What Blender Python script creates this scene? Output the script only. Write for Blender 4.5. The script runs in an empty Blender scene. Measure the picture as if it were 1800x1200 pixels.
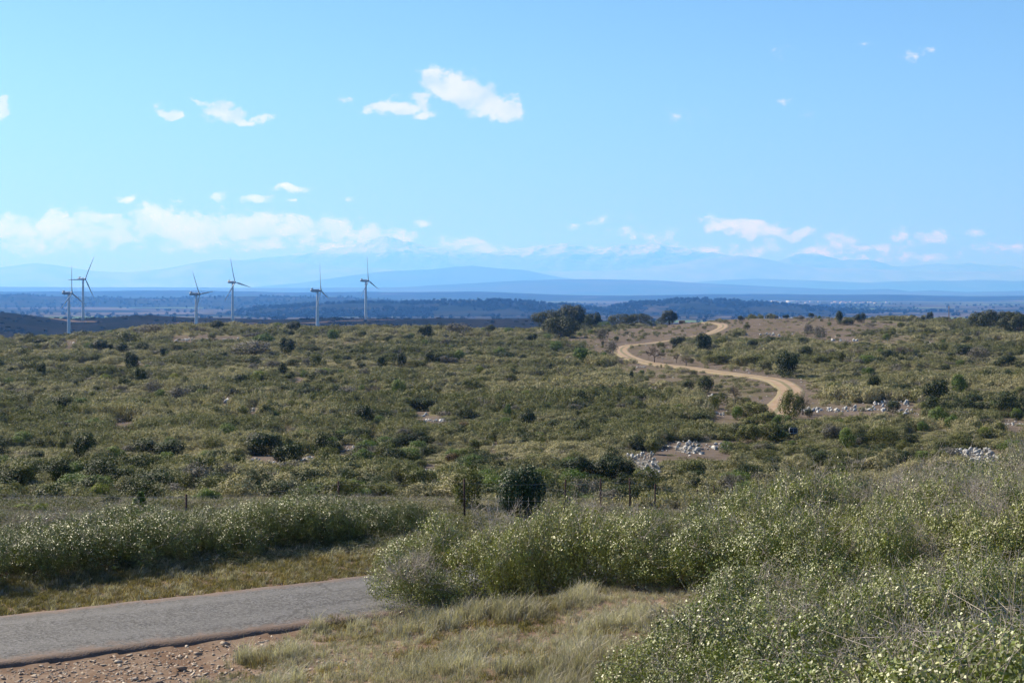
import bpy, math, random
import numpy as np
from mathutils import Vector

# ------------------------------------------------------------------ scene, camera, light
sc = bpy.context.scene
COL = sc.collection
F = 2500.0                                   # focal length in photo pixels (1800 wide)
HZ = 505.0                                   # photo row of eye level
cam_d = bpy.data.cameras.new("camera")
cam = bpy.data.objects.new("camera", cam_d); COL.objects.link(cam)
cam_d.sensor_width = 36; cam_d.lens = 50.0
cam_d.shift_y = -(600 - HZ) / 1800.0
cam_d.clip_start = 0.2; cam_d.clip_end = 200000
cam.location = (0, 0, 0); cam.rotation_euler = (math.radians(90), 0, 0)
sc.camera = cam

SUN_EL, SUN_LEFT = math.radians(37), math.radians(50)   # sun ahead and to the left
sdir = Vector((-math.sin(SUN_LEFT) * math.cos(SUN_EL), math.cos(SUN_LEFT) * math.cos(SUN_EL), math.sin(SUN_EL)))
sun_d = bpy.data.lights.new("sun", 'SUN'); sun_d.energy = 5.0; sun_d.angle = math.radians(0.53)
sun_d.color = (1.0, 0.95, 0.87)
sun = bpy.data.objects.new("sun", sun_d); COL.objects.link(sun)
sun.rotation_euler = (-sdir).to_track_quat('-Z', 'Y').to_euler()

sc.view_settings.view_transform = 'Standard'; sc.view_settings.look = 'None'
sc.view_settings.exposure = 1.05; sc.view_settings.gamma = 1.0
sc.cycles.use_denoising = True
sc.cycles.max_bounces = 6; sc.cycles.diffuse_bounces = 3; sc.cycles.glossy_bounces = 2
sc.cycles.transmission_bounces = 3; sc.cycles.transparent_max_bounces = 4; sc.cycles.volume_bounces = 1
sc.cycles.sample_clamp_indirect = 6.0

SKY = 0.072
CLOUD_V = 0.44
world = bpy.data.worlds.new("World"); sc.world = world; world.use_nodes = True
wn = world.node_tree; wn.nodes.clear()
def wnode(t, **k):
    n = wn.nodes.new(t)
    for a, b in k.items(): setattr(n, a, b)
    return n
def wmath(op, a, b=None, c=None, clamp=False):
    n = wnode('ShaderNodeMath', operation=op, use_clamp=clamp)
    for i, v in enumerate((a, b, c)):
        if v is None: continue
        if isinstance(v, (int, float)): n.inputs[i].default_value = v
        else: wn.links.new(v, n.inputs[i])
    return n.outputs[0]
sky = wnode('ShaderNodeTexSky', sky_type='NISHITA'); sky.sun_disc = False
sky.sun_elevation = SUN_EL; sky.sun_rotation = -SUN_LEFT
sky.air_density = 1.0; sky.dust_density = 0.25; sky.ozone_density = 2.0; sky.altitude = 200
tc = wnode('ShaderNodeTexCoord')
sep = wnode('ShaderNodeSeparateXYZ'); wn.links.new(tc.outputs['Generated'], sep.inputs[0])
ysafe = wmath('MAXIMUM', sep.outputs[1], 0.05)
tx = wmath('DIVIDE', sep.outputs[0], ysafe); tz = wmath('DIVIDE', sep.outputs[2], ysafe)
cmb = wnode('ShaderNodeCombineXYZ'); wn.links.new(tx, cmb.inputs[0]); wn.links.new(tz, cmb.inputs[1])
# clouds: (bearing and elevation as photo column/row, half sizes, weight)
CL = [(762,142,26,22,1.3),(800,158,44,26,1.4),(845,175,46,26,1.4),(882,192,34,24,1.3),(706,192,46,15,1.1),(740,184,24,16,.9),(745,205,18,10,.8),(665,190,30,10,.8),
      (385,188,26,19,1.3),(405,200,36,13,1.2),(440,210,34,6,.9),(350,180,20,6,.7),(300,199,28,8,1.0),(278,186,12,8,.7),(0,190,17,17,1.3),(612,179,14,7,.45),
      (445,345,32,9,.85),(510,331,32,8,.85),(385,348,16,7,.5),(516,354,12,6,.7),(225,345,20,8,.7),(745,391,22,9,.55),(308,348,8,5,.4),(610,345,8,5,.35),
      (30,405,70,26,.85),(95,392,50,22,.9),(180,390,56,18,.85),(160,415,90,20,.75),(60,432,110,14,.6),(270,388,44,22,.95),(330,396,60,24,.95),(400,405,50,20,.85),(345,425,60,16,.7),(455,396,55,22,.95),(520,404,56,22,.9),(470,430,60,14,.65),(590,400,40,20,.85),(640,415,56,18,.75),(700,412,36,14,.6),(575,432,50,12,.55),(660,440,60,12,.5),
      (815,430,40,10,.75),(850,440,40,9,.65),(920,445,60,7,.5),(1080,442,80,7,.5),(1002,393,14,5,.45),(1055,392,16,5,.5),(1110,408,26,14,.4),(1160,413,40,12,.45),(1265,392,30,14,.95),(1310,400,46,13,.85),(1360,404,40,11,.7),(1410,411,30,9,.75),(1240,440,60,9,.5),(1330,436,60,12,.45),(1480,425,30,14,.5),(1440,444,60,12,.5),(1550,438,50,10,.45),(1590,412,18,11,.65),(1640,418,34,11,.6),(1717,415,12,9,.55),(1620,455,70,9,.4),(1760,440,40,9,.35),(1500,458,60,8,.4),
      (1615,92,28,9,.42),(1380,180,14,7,.32),(1200,205,26,9,.22),(1435,198,8,5,.2),(1520,78,8,4,.2),(1367,92,14,6,.15)]
nz0 = wnode('ShaderNodeTexNoise'); nz0.inputs['Scale'].default_value = 45; nz0.inputs['Detail'].default_value = 4
wn.links.new(cmb.outputs[0], nz0.inputs['Vector'])
warp = wnode('ShaderNodeVectorMath', operation='MULTIPLY_ADD')
wn.links.new(nz0.outputs['Color'], warp.inputs[0]); warp.inputs[1].default_value = (.026, .018, 0)
off = wnode('ShaderNodeVectorMath', operation='SUBTRACT'); wn.links.new(cmb.outputs[0], off.inputs[0]); off.inputs[1].default_value = (.013, .009, 0)
wn.links.new(off.outputs[0], warp.inputs[2])
acc = None
for (u, v, a, b, w) in CL:
    if v > 380: w *= 1.15; a *= 1.1; b *= 1.15
    s = wnode('ShaderNodeVectorMath', operation='MULTIPLY_ADD')
    wn.links.new(warp.outputs[0], s.inputs[0])
    ia, ib = F / (a * 1.25), F / (b * 1.25)
    s.inputs[1].default_value = (ia, ib, 0); s.inputs[2].default_value = (-(u - 900) / F * ia, -(HZ - v) / F * ib, 0)
    l = wnode('ShaderNodeVectorMath', operation='LENGTH'); wn.links.new(s.outputs[0], l.inputs[0])
    m = wmath('MULTIPLY_ADD', l.outputs['Value'], -w, w)
    acc = m if acc is None else wmath('MAXIMUM', acc, m)
nz = wnode('ShaderNodeTexNoise'); nz.inputs['Scale'].default_value = 85; nz.inputs['Detail'].default_value = 11; nz.inputs['Roughness'].default_value = .66
st = wnode('ShaderNodeVectorMath', operation='MULTIPLY'); st.inputs[1].default_value = (1, 1.5, 1)
wn.links.new(cmb.outputs[0], st.inputs[0]); wn.links.new(st.outputs[0], nz.inputs['Vector'])
d0 = wmath('MULTIPLY_ADD', nz.outputs['Fac'], 2.3, -1.20)
dens = wmath('ADD', acc, d0)
mr = wnode('ShaderNodeMapRange', interpolation_type='SMOOTHSTEP'); mr.inputs['From Min'].default_value = -0.02; mr.inputs['From Max'].default_value = 0.62
wn.links.new(dens, mr.inputs['Value'])
front = wmath('GREATER_THAN', sep.outputs[1], 0.1)
alpha = wmath('MULTIPLY', mr.outputs[0], front)
alpha = wmath('MULTIPLY', alpha, 0.92)
ccol = wnode('ShaderNodeMix', data_type='RGBA'); ccol.inputs['A'].default_value = (.70, .78, .90, 1); ccol.inputs['B'].default_value = (.99, .98, .99, 1)  # cloud shading painted in: blue-grey and white, mixed by noise
nz2 = wnode('ShaderNodeTexNoise'); nz2.inputs['Scale'].default_value = 38; nz2.inputs['Detail'].default_value = 5
wn.links.new(st.outputs[0], nz2.inputs['Vector'])
mr2 = wnode('ShaderNodeMapRange'); mr2.inputs['From Min'].default_value = .38; mr2.inputs['From Max'].default_value = .58
wn.links.new(nz2.outputs['Fac'], mr2.inputs['Value']); wn.links.new(mr2.outputs[0], ccol.inputs['Factor'])
skm = wnode('ShaderNodeMix', data_type='RGBA', blend_type='MULTIPLY'); skm.inputs['Factor'].default_value = 1
skm.inputs['B'].default_value = (SKY * .53, SKY * .71, SKY * .82, 1); skh = wnode('ShaderNodeMapRange', interpolation_type='SMOOTHSTEP'); wn.links.new(sep.outputs[2], skh.inputs['Value'])
for i_, v_ in enumerate((-.01, .16, .72, 1.0)): skh.inputs[i_ + 1].default_value = v_
skv = wnode('ShaderNodeVectorMath', operation='SCALE'); wn.links.new(sky.outputs[0], skv.inputs[0]); wn.links.new(skh.outputs[0], skv.inputs['Scale'])
wn.links.new(skv.outputs[0], skm.inputs['A'])
cs = wnode('ShaderNodeMix', data_type='RGBA', blend_type='MULTIPLY'); cs.inputs['Factor'].default_value = 1
cs.inputs['B'].default_value = (CLOUD_V, CLOUD_V, CLOUD_V, 1)
wn.links.new(ccol.outputs['Result'], cs.inputs['A'])
clv = wnode('ShaderNodeMapRange', interpolation_type='SMOOTHSTEP'); wn.links.new(tz, clv.inputs['Value'])
for i_, v_ in enumerate((.02, .13, .86, .52)): clv.inputs[i_ + 1].default_value = v_
clc = wnode('ShaderNodeCombineColor')
for i_ in range(3): wn.links.new(clv.outputs[0], clc.inputs[i_])
wn.links.new(clc.outputs[0], cs.inputs['B'])
mx = wnode('ShaderNodeMix', data_type='RGBA'); wn.links.new(alpha, mx.inputs['Factor'])
wn.links.new(skm.outputs['Result'], mx.inputs['A']); wn.links.new(cs.outputs['Result'], mx.inputs['B'])
bg = wnode('ShaderNodeBackground'); bg.inputs['Strength'].default_value = 1.0
wo = wnode('ShaderNodeOutputWorld'); wn.links.new(mx.outputs['Result'], bg.inputs['Color']); wn.links.new(bg.outputs[0], wo.inputs[0])
world.cycles.sampling_method = 'MANUAL'; world.cycles.sample_map_resolution = 512

# ------------------------------------------------------------------ numpy noise and terrain
def hsh(ix, iy, seed):
    h = (ix.astype(np.int64) * 374761393 + iy.astype(np.int64) * 668265263 + seed * 1274126177) & 0xffffffff
    h = ((h ^ (h >> 13)) * 1274126177) & 0xffffffff
    return ((h ^ (h >> 16)) & 0xffff) / 65535.0
def perlin(x, y, seed=0):
    x = np.asarray(x, float); y = np.asarray(y, float)
    ix = np.floor(x); iy = np.floor(y); fx = x - ix; fy = y - iy
    ux = fx * fx * fx * (fx * (fx * 6 - 15) + 10); uy = fy * fy * fy * (fy * (fy * 6 - 15) + 10)
    def g(dx, dy):
        a = hsh(ix + dx, iy + dy, seed) * 6.2832
        return np.cos(a) * (fx - dx) + np.sin(a) * (fy - dy)
    return 1.4 * ((g(0, 0) * (1 - ux) + g(1, 0) * ux) * (1 - uy) + (g(0, 1) * (1 - ux) + g(1, 1) * ux) * uy)
def fbm(x, y, o=4, seed=0, gain=.5):
    s = 0; a = 1
    for i in range(o):
        s = s + a * perlin(x * 2 ** i + 13.7 * i, y * 2 ** i - 7.1 * i, seed + i); a *= gain
    return s
def ridged(x, y, o=5, seed=0):
    s = 0; a = 1
    for i in range(o):
        s = s + a * (1 - 2 * np.abs(perlin(x * 2 ** i + 3.3 * i, y * 2 ** i, seed + i))); a *= .55
    return s * .5

DK = np.array([0, 5, 10, 15, 18, 22, 26, 30, 34, 40, 50, 60, 70, 80, 100, 130, 170, 220, 300, 370, 430, 480, 560, 640, 800, 1000, 1200, 1350, 1500, 1650, 1850, 1950, 2150, 2600, 3500, 5000, 8000, 14000, 60000.])
FARZ = [-75, -84, -96, -108, -115, -115]
near_l = [-1.7, -3.0, -4.4, -5.4, -5.9, -6.2, -6.2, -6.2, -6.25, -6.7]
TAB = {
 -300: near_l + [-7.9,-9.3,-10.4,-11.3,-12.7,-13.8,-14.6,-15.2,-15.8,-16.3,-18,-22,-30,-38,-50,-56,-56,-52,-45,-38,-31,-29,-48] + FARZ,
 0:    near_l + [-7.9,-9.3,-10.4,-11.3,-12.7,-13.8,-14.5,-15.0,-15.2,-15.0,-16.6,-20,-28,-37,-50,-58,-58,-54,-48,-42,-34,-32.5,-50] + FARZ,
 120:  near_l + [-7.9,-9.3,-10.4,-11.3,-12.7,-13.8,-14.5,-15.0,-15.1,-14.8,-15.0,-18,-26,-36,-50,-60,-63,-62,-59,-50,-43.5,-41,-55] + FARZ,
 250:  near_l + [-7.9,-9.3,-10.4,-11.3,-12.7,-13.8,-14.4,-14.9,-15.0,-14.4,-13.5,-14.5,-22,-33,-50,-58,-60,-58,-55,-46,-39,-36,-52] + FARZ,
 400:  [-1.7,-3.0,-4.4,-5.3,-5.7,-6.2,-6.2,-6.2,-6.25,-6.7,-7.9,-9.3,-10.4,-11.3,-12.7,-13.7,-14.3,-14.8,-14.8,-13.8,-12.4,-13.2,-20,-32,-48,-56,-58,-56,-53,-50,-45.6,-41,-55] + FARZ,
 650:  [-1.7,-2.9,-4.2,-5.1,-5.4,-5.9,-6.15,-6.2,-6.25,-6.7,-7.9,-9.3,-10.4,-11.3,-12.6,-13.6,-14.2,-14.6,-14.7,-14.1,-13.4,-14.4,-20,-32,-48,-56,-58,-56,-52,-47,-42,-43,-55] + FARZ,
 850:  [-1.7,-2.8,-4.1,-5.0,-5.25,-5.6,-5.8,-5.95,-6.25,-6.8,-7.9,-9.3,-10.4,-11.3,-12.5,-13.5,-14.1,-14.6,-14.8,-14.6,-14.3,-15.2,-20,-32,-48,-56,-58,-56,-54,-48,-41,-40,-55] + FARZ,
 1000: [-1.7,-2.8,-4.1,-5.0,-5.25,-5.55,-5.65,-5.7,-6.2,-6.9,-8.1,-9.6,-10.8,-11.7,-12.6,-13.5,-14.0,-14.5,-14.9,-14.9,-15.0,-15.0,-16,-24,-46,-56,-58,-56,-54,-50,-44,-42,-55] + FARZ,
 1150: [-1.7,-2.8,-4.1,-5.0,-5.3,-5.45,-5.5,-5.55,-6.1,-6.9,-8.2,-9.9,-11.2,-12.1,-12.9,-13.5,-13.9,-14.3,-14.8,-14.8,-14.7,-14.6,-14.8,-20,-44,-56,-58,-56,-54,-52,-50,-50,-58] + FARZ,
 1300: [-1.7,-2.7,-4.0,-4.9,-5.2,-5.35,-5.4,-5.5,-6.0,-6.9,-8.2,-9.9,-11.2,-12.1,-12.9,-13.4,-13.6,-13.9,-14.1,-14.0,-13.4,-12.9,-12.3,-16,-40,-56,-58,-56,-54,-52,-50,-50,-58] + FARZ,
 1500: [-1.7,-2.7,-3.9,-4.6,-4.95,-5.2,-5.35,-5.4,-5.8,-6.8,-8.2,-9.7,-11.0,-11.9,-12.6,-13.1,-13.4,-13.7,-13.8,-13.6,-12.8,-12.3,-12.1,-16,-40,-56,-58,-56,-54,-52,-50,-50,-58] + FARZ,
 1800: [-1.7,-2.5,-3.6,-4.2,-4.55,-4.78,-4.88,-4.95,-5.5,-6.6,-8.2,-9.7,-11.0,-11.9,-12.6,-13.0,-13.2,-13.6,-13.9,-13.8,-13.4,-13.2,-14.4,-18,-40,-56,-58,-56,-54,-52,-50,-50,-58] + FARZ,
}
UK = np.array(sorted(TAB)); TZ = np.array([TAB[k] for k in UK])
LK = np.log(DK + 4.0)
# finely resampled, smoothed table
_lg = np.linspace(LK[0], LK[-1], 1200); _ug = np.linspace(UK[0], UK[-1], 211)
_t1 = np.array([np.interp(_lg, LK, TZ[i]) for i in range(len(UK))])
_t2 = np.array([np.interp(_ug, UK, _t1[:, j]) for j in range(1200)])      # (logD, u)
def _sm(a, k, ax):
    w = np.hanning(k + 2)[1:-1]; w /= w.sum(); p = k // 2
    pad = [(0, 0), (0, 0)]; pad[ax] = (p, p); b = np.pad(a, pad, mode='edge')
    return np.apply_along_axis(lambda m: np.convolve(m, w, 'valid'), ax, b)
_t2 = _sm(_sm(_t2, 15, 0), 9, 1)
RC = np.array([-9.0, 25.0]); RDIR = np.array([0.860, 0.510]); RDIR /= np.linalg.norm(RDIR); RW = 1.78; RZ = -6.2
def road_off(x, y): return (x - RC[0]) * -RDIR[1] + (y - RC[1]) * RDIR[0]
def base_z(x, y):
    r = np.hypot(x, y); D = np.maximum(y, .6 * r)
    u = np.clip(900 + F * x / np.maximum(D, .01), UK[0], UK[-1])
    lf = (np.log(D + 4) - LK[0]) / (LK[-1] - LK[0]) * 1199; uf = (u - UK[0]) / (UK[-1] - UK[0]) * 210
    i = np.clip(lf.astype(int), 0, 1198); j = np.clip(uf.astype(int), 0, 209); a = np.clip(lf - i, 0, 1); b = uf - j
    return (_t2[i, j] * (1 - a) + _t2[i + 1, j] * a) * (1 - b) + (_t2[i, j + 1] * (1 - a) + _t2[i + 1, j + 1] * a) * b
def sstep(a, b, x):
    t = np.clip((x - a) / (b - a), 0, 1); return t * t * (3 - 2 * t)
TRK = None
def seg_dist(x, y, P):
    best = np.full(np.shape(x), 1e9)
    for (a, b) in zip(P[:-1], P[1:]):
        dx, dy = b[0] - a[0], b[1] - a[1]; L = dx * dx + dy * dy + 1e-9
        t = np.clip(((x - a[0]) * dx + (y - a[1]) * dy) / L, 0, 1)
        best = np.minimum(best, np.hypot(x - a[0] - t * dx, y - a[1] - t * dy))
    return best
def gz(x, y):
    x = np.asarray(x, float); y = np.asarray(y, float)
    z = base_z(x, y); r = np.hypot(x, y)
    k1 = sstep(50, 90, r) * (1 - sstep(500, 800, r))
    if TRK is not None:
        td = np.where((y > 90) & (y < 620), seg_dist(x, y, TRK), 99); k1 = k1 * (.15 + .85 * sstep(2.5, 14, td))
    z = z + k1 * (.55 * perlin(x / 26, y / 26, 3) + .28 * perlin(x / 9, y / 9, 4)) + k1 * .35 * perlin(x / 60, y / 60, 9)
    k2 = sstep(900, 1200, r) * (1 - sstep(2300, 3000, r))
    z = z + k2 * (2.2 * perlin(x / 170, y / 170, 5) + 1.2 * perlin(x / 60, y / 60, 6))
    k3 = sstep(3000, 5000, r); z = z + k3 * 6 * fbm(x / 1500, y / 1500, 3, 7)
    kn = sstep(3, 8, r) * (1 - sstep(40, 60, r))
    off = np.abs(road_off(x, y)); w = (1 - sstep(RW + .5, RW + 2.6, off)) * (r < 70)
    z = z + kn * (1 - w) * (.10 * perlin(x / 3.1, y / 3.1, 11) + .03 * perlin(x / .8, y / .8, 12))
    z = z * (1 - w) + (RZ - .02 - .03 * (off > RW)) * w
    return z
def at(u, v, dmin=70, dmax=900):
    """ground point seen from the photo's standpoint in the direction (u, v)"""
    d = np.exp(np.linspace(math.log(dmin), math.log(dmax), 1600))
    x = (u - 900) / F * d; rz = (HZ - v) / F * d; g = gz(x, d)
    k = np.nonzero(rz <= g)[0]
    if len(k) == 0:
        k = [int(np.argmin(rz - g + 0 * d))]
        kk = np.nonzero(d < 620)[0]; e = (rz - g) / d; k = [int(kk[np.argmin(e[kk])])]
    i = k[0]; return float(x[i]), float(d[i]), float(g[i])
def G(x, y): return float(gz(np.array([x]), np.array([y]))[0])
TPX = [(1338,752),(1352,742),(1362,728),(1378,708),(1390,694),(1386,682),(1362,672),(1320,663),(1270,656),(1210,650),(1160,643),(1120,634),(1098,624),(1092,614),(1110,607),(1150,602),(1200,596),(1222,591),(1250,584),(1270,577),(1268,571),(1250,568),(1232,567)]
TRK = None
_p = [at(u, v, 100, 620)[:2] for u, v in TPX]
TRK = _p
def catmull(P, n=8):
    P = [np.array(p, float) for p in P]; P = [2 * P[0] - P[1]] + P + [2 * P[-1] - P[-2]]; out = []
    for i in range(1, len(P) - 2):
        for k in range(n):
            t = k / n; a, b, c, d = P[i - 1], P[i], P[i + 1], P[i + 2]
            out.append(.5 * (2 * b + (c - a) * t + (2 * a - 5 * b + 4 * c - d) * t * t + (3 * b - a - 3 * c + d) * t ** 3))
    out.append(P[-2]); return out
TRKS = catmull(TRK, 7)
TRK = [tuple(p) for p in TRKS[::3]]

# ------------------------------------------------------------------ mesh helpers
def tag(o, label=None, cat=None, group=None, kind=None):
    if label: o['label'] = label
    if cat: o['category'] = cat
    if group: o['group'] = group
    if kind: o['kind'] = kind
    return o
def mesh_np(name, V, faces, mats=(), midx=None, smooth=False):
    """faces: list of int arrays (n,k)"""
    me = bpy.data.meshes.new(name); V = np.asarray(V, np.float32)
    me.vertices.add(len(V)); me.vertices.foreach_set('co', V.ravel())
    lv = np.concatenate([f.ravel() for f in faces]).astype(np.int32)
    ls = []; s = 0; tot = []
    for f in faces:
        n, k = f.shape; ls.append(s + np.arange(n) * k); tot.append(np.full(n, k)); s += n * k
    ls = np.concatenate(ls).astype(np.int32); tot = np.concatenate(tot).astype(np.int32)
    me.loops.add(len(lv)); me.loops.foreach_set('vertex_index', lv)
    me.polygons.add(len(ls)); me.polygons.foreach_set('loop_start', ls)
    try: me.polygons.foreach_set('loop_total', tot)
    except Exception: pass
    if midx is not None: me.polygons.foreach_set('material_index', np.asarray(midx, np.int32))
    if smooth: me.polygons.foreach_set('use_smooth', np.ones(len(ls), bool))
    for m in mats: me.materials.append(m)
    me.update(calc_edges=True); me.validate(); return me
class MB:
    def __init__(s): s.V = []; s.Q = []; s.T = []; s.n = 0; s.mq = []; s.mt = []
    def add(s, V, Q=None, T=None, m=0):
        V = np.asarray(V, float).reshape(-1, 3)
        if Q is not None and len(Q): q = np.asarray(Q, int).reshape(-1, 4) + s.n; s.Q.append(q); s.mq += [m] * len(q)
        if T is not None and len(T): t = np.asarray(T, int).reshape(-1, 3) + s.n; s.T.append(t); s.mt += [m] * len(t)
        s.V.append(V); s.n += len(V)
    def mesh(s, name, mats, smooth=False):
        f = []; mi = []
        if s.Q: f.append(np.concatenate(s.Q)); mi += s.mq
        if s.T: f.append(np.concatenate(s.T)); mi += s.mt
        return mesh_np(name, np.concatenate(s.V), f, mats, mi, smooth)
    def obj(s, name, mats, parent=None, smooth=False, loc=None):
        o = bpy.data.objects.new(name, s.mesh(name, mats if isinstance(mats, (list, tuple)) else [mats], smooth))
        COL.objects.link(o)
        if parent is not None: o.parent = parent
        if loc is not None: o.location = loc
        return o
    def box(s, c, d, m=0, taper=1.0):
        c = np.array(c, float); d = np.array(d, float) / 2
        V = np.array([(-1,-1,-1),(1,-1,-1),(1,1,-1),(-1,1,-1),(-1,-1,1),(1,-1,1),(1,1,1),(-1,1,1)], float)
        V[4:, :2] *= taper
        s.add(V * d + c, [(0,3,2,1),(4,5,6,7),(0,1,5,4),(1,2,6,5),(2,3,7,6),(3,0,4,7)], m=m)
    def tube(s, P, R, n=6, m=0, cap=True):
        P = np.asarray(P, float); R = np.broadcast_to(np.asarray(R, float), (len(P),))
        T = np.gradient(P, axis=0); T /= np.linalg.norm(T, axis=1)[:, None] + 1e-9
        ref = np.array([0, 0, 1.]) if abs(T[0][2]) < .9 else np.array([1., 0, 0])
        a = np.arange(n) / n * 2 * np.pi; V = []
        for p, t, r in zip(P, T, R):
            e1 = np.cross(t, ref); e1 /= np.linalg.norm(e1) + 1e-9; e2 = np.cross(t, e1)
            V.append(p + r * (np.cos(a)[:, None] * e1 + np.sin(a)[:, None] * e2))
        V = np.concatenate(V); Q = []
        for i in range(len(P) - 1):
            for k in range(n): Q.append((i * n + k, i * n + (k + 1) % n, (i + 1) * n + (k + 1) % n, (i + 1) * n + k))
        Tt = []
        if cap and n > 2:
            for k in range(1, n - 1): Tt.append((0, k + 1, k)); Tt.append(((len(P) - 1) * n, (len(P) - 1) * n + k, (len(P) - 1) * n + k + 1))
        s.add(V, Q, Tt, m)
def link(name, me, parent=None, loc=(0, 0, 0), rot=(0, 0, 0), scale=(1, 1, 1)):
    o = bpy.data.objects.new(name, me); COL.objects.link(o); o.parent = parent
    o.location = loc; o.rotation_euler = rot; o.scale = scale; return o
def empty(name, loc, rz=0):
    o = bpy.data.objects.new(name, None); COL.objects.link(o); o.location = loc; o.rotation_euler = (0, 0, rz)
    o.empty_display_size = .3; return o

# ------------------------------------------------------------------ material helpers
class M:
    def __init__(s, name):
        s.m = bpy.data.materials.new(name); s.m.use_nodes = True; s.t = s.m.node_tree; s.t.nodes.clear()
        s.out = s.t.nodes.new('ShaderNodeOutputMaterial')
    def n(s, t, **k):
        x = s.t.nodes.new(t)
        for a, b in k.items(): setattr(x, a, b)
        return x
    def l(s, a, b): s.t.links.new(a, b)
    def setv(s, inp, v):
        if isinstance(v, (int, float)): inp.default_value = v
        elif isinstance(v, tuple): inp.default_value = v if len(v) != 3 or inp.type == 'VECTOR' else (*v, 1)
        else: s.l(v, inp)
    def math(s, op, a, b=None, clamp=False):
        x = s.n('ShaderNodeMath', operation=op, use_clamp=clamp); s.setv(x.inputs[0], a)
        if b is not None: s.setv(x.inputs[1], b)
        return x.outputs[0]
    def mix(s, f, a, b, blend='MIX'):
        x = s.n('ShaderNodeMix', data_type='RGBA', blend_type=blend); s.setv(x.inputs['Factor'], f)
        s.setv(x.inputs['A'], a); s.setv(x.inputs['B'], b); return x.outputs['Result']
    def noise(s, scale, detail=4, rough=.55, vec=None, out='Fac'):
        x = s.n('ShaderNodeTexNoise'); x.inputs['Scale'].default_value = scale; x.inputs['Detail'].default_value = detail; x.inputs['Roughness'].default_value = rough
        s.l(vec if vec is not None else s.pos(), x.inputs['Vector']); return x.outputs[out]
    def pos(s): return s.n('ShaderNodeNewGeometry').outputs['Position']
    def rng(s, v, a, b, c=0., d=1.):
        x = s.n('ShaderNodeMapRange', interpolation_type='SMOOTHSTEP'); s.setv(x.inputs[0], v)
        for i, q in enumerate((a, b, c, d)): x.inputs[i + 1].default_value = q
        return x.outputs[0]
    def attr(s, name, ch=None):
        x = s.n('ShaderNodeAttribute', attribute_name=name)
        if ch is None: return x.outputs['Color']
        y = s.n('ShaderNodeSeparateColor'); s.l(x.outputs['Color'], y.inputs[0]); return y.outputs[ch]
    def pbr(s, col, rough=.8, spec=.3, bump=None, bstr=.3, bdist=.05, **k):
        p = s.n('ShaderNodeBsdfPrincipled'); s.setv(p.inputs['Base Color'], col); s.setv(p.inputs['Roughness'], rough)
        p.inputs['Specular IOR Level'].default_value = spec
        for a, b in k.items(): s.setv(p.inputs[a.replace('_', ' ')], b)
        if bump is not None:
            b = s.n('ShaderNodeBump'); b.inputs['Strength'].default_value = bstr; b.inputs['Distance'].default_value = bdist
            s.l(bump, b.inputs['Height']); s.l(b.outputs[0], p.inputs['Normal'])
        s.l(p.outputs[0], s.out.inputs['Surface']); return p
def simple(name, c, rough=.6, spec=.4, metal=0., nscale=8, var=.15):
    s = M(name); n = s.noise(nscale, 5)
    c2 = tuple(v * (1 - var) for v in c); c3 = tuple(min(1, v * (1 + var)) for v in c)
    s.pbr(s.mix(s.rng(n, .35, .65), c2, c3), rough, spec, Metallic=metal); return s.m
def leafmat(name, ca, cb, cc=None, rough=.5, spec=.35, trans=.3, lscale=.06, fine=9.0):
    """foliage: per-plant and per-region variation plus leaf-scale variation"""
    s = M(name); oi = s.n('ShaderNodeObjectInfo')
    big = s.noise(lscale, 3, vec=oi.outputs['Location'])
    f = s.math('ADD', s.rng(big, .42, .58, 0, .72), s.math('MULTIPLY', oi.outputs['Random'], .35), clamp=True)
    col = s.mix(f, ca, cb)
    tcn = s.n('ShaderNodeTexCoord')
    fn = s.noise(fine, 2, vec=tcn.outputs['Object'])
    if cc is not None: col = s.mix(s.rng(fn, .52, .66), col, cc)
    fn2 = s.noise(fine * 2.3, 1, vec=tcn.outputs['Object'])
    col = s.mix(1.0, col, s.mix(s.rng(fn2, .3, .7), (.45, .45, .45), (1.45, 1.45, 1.4)), 'MULTIPLY')
    p = s.n('ShaderNodeBsdfPrincipled'); s.l(col, p.inputs['Base Color']); p.inputs['Roughness'].default_value = rough
    p.inputs['Specular IOR Level'].default_value = spec
    tr = s.n('ShaderNodeBsdfTranslucent'); s.l(s.mix(1.0, col, (1.15, 1.25, .7), 'MULTIPLY'), tr.inputs['Color'])
    mxs = s.n('ShaderNodeMixShader'); mxs.inputs[0].default_value = trans
    s.l(p.outputs[0], mxs.inputs[1]); s.l(tr.outputs[0], mxs.inputs[2]); s.l(mxs.outputs[0], s.out.inputs['Surface']); return s.m

MT = {}
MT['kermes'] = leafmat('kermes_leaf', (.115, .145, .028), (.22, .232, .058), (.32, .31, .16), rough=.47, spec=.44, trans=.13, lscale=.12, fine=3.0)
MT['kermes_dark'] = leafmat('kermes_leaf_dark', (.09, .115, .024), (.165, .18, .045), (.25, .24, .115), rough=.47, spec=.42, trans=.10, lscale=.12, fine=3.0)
MT['scrub'] = leafmat('scrub_leaf', (.14, .145, .06), (.36, .32, .19), (.29, .25, .18), rough=.7, spec=.12, trans=.14, lscale=.034, fine=1.4)
MT['scrubfar'] = leafmat('far_scrub_leaf', (.016, .022, .013), (.032, .036, .020), None, rough=1., spec=0., trans=.15, lscale=.004, fine=.6)
MT['dark'] = leafmat('dark_leaf', (.026, .040, .012), (.040, .054, .016), (.06, .072, .024), rough=.6, spec=.18, trans=.15, fine=1.6)
MT['green'] = leafmat('green_leaf', (.075, .12, .025), (.115, .155, .035), (.15, .185, .05), rough=.6, spec=.18, trans=.22, fine=1.6)
MT['bright'] = leafmat('yellow_green_leaf', (.13, .16, .03), (.17, .175, .035), (.20, .20, .05), rough=.6, spec=.18, trans=.35, fine=1.6)
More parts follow.
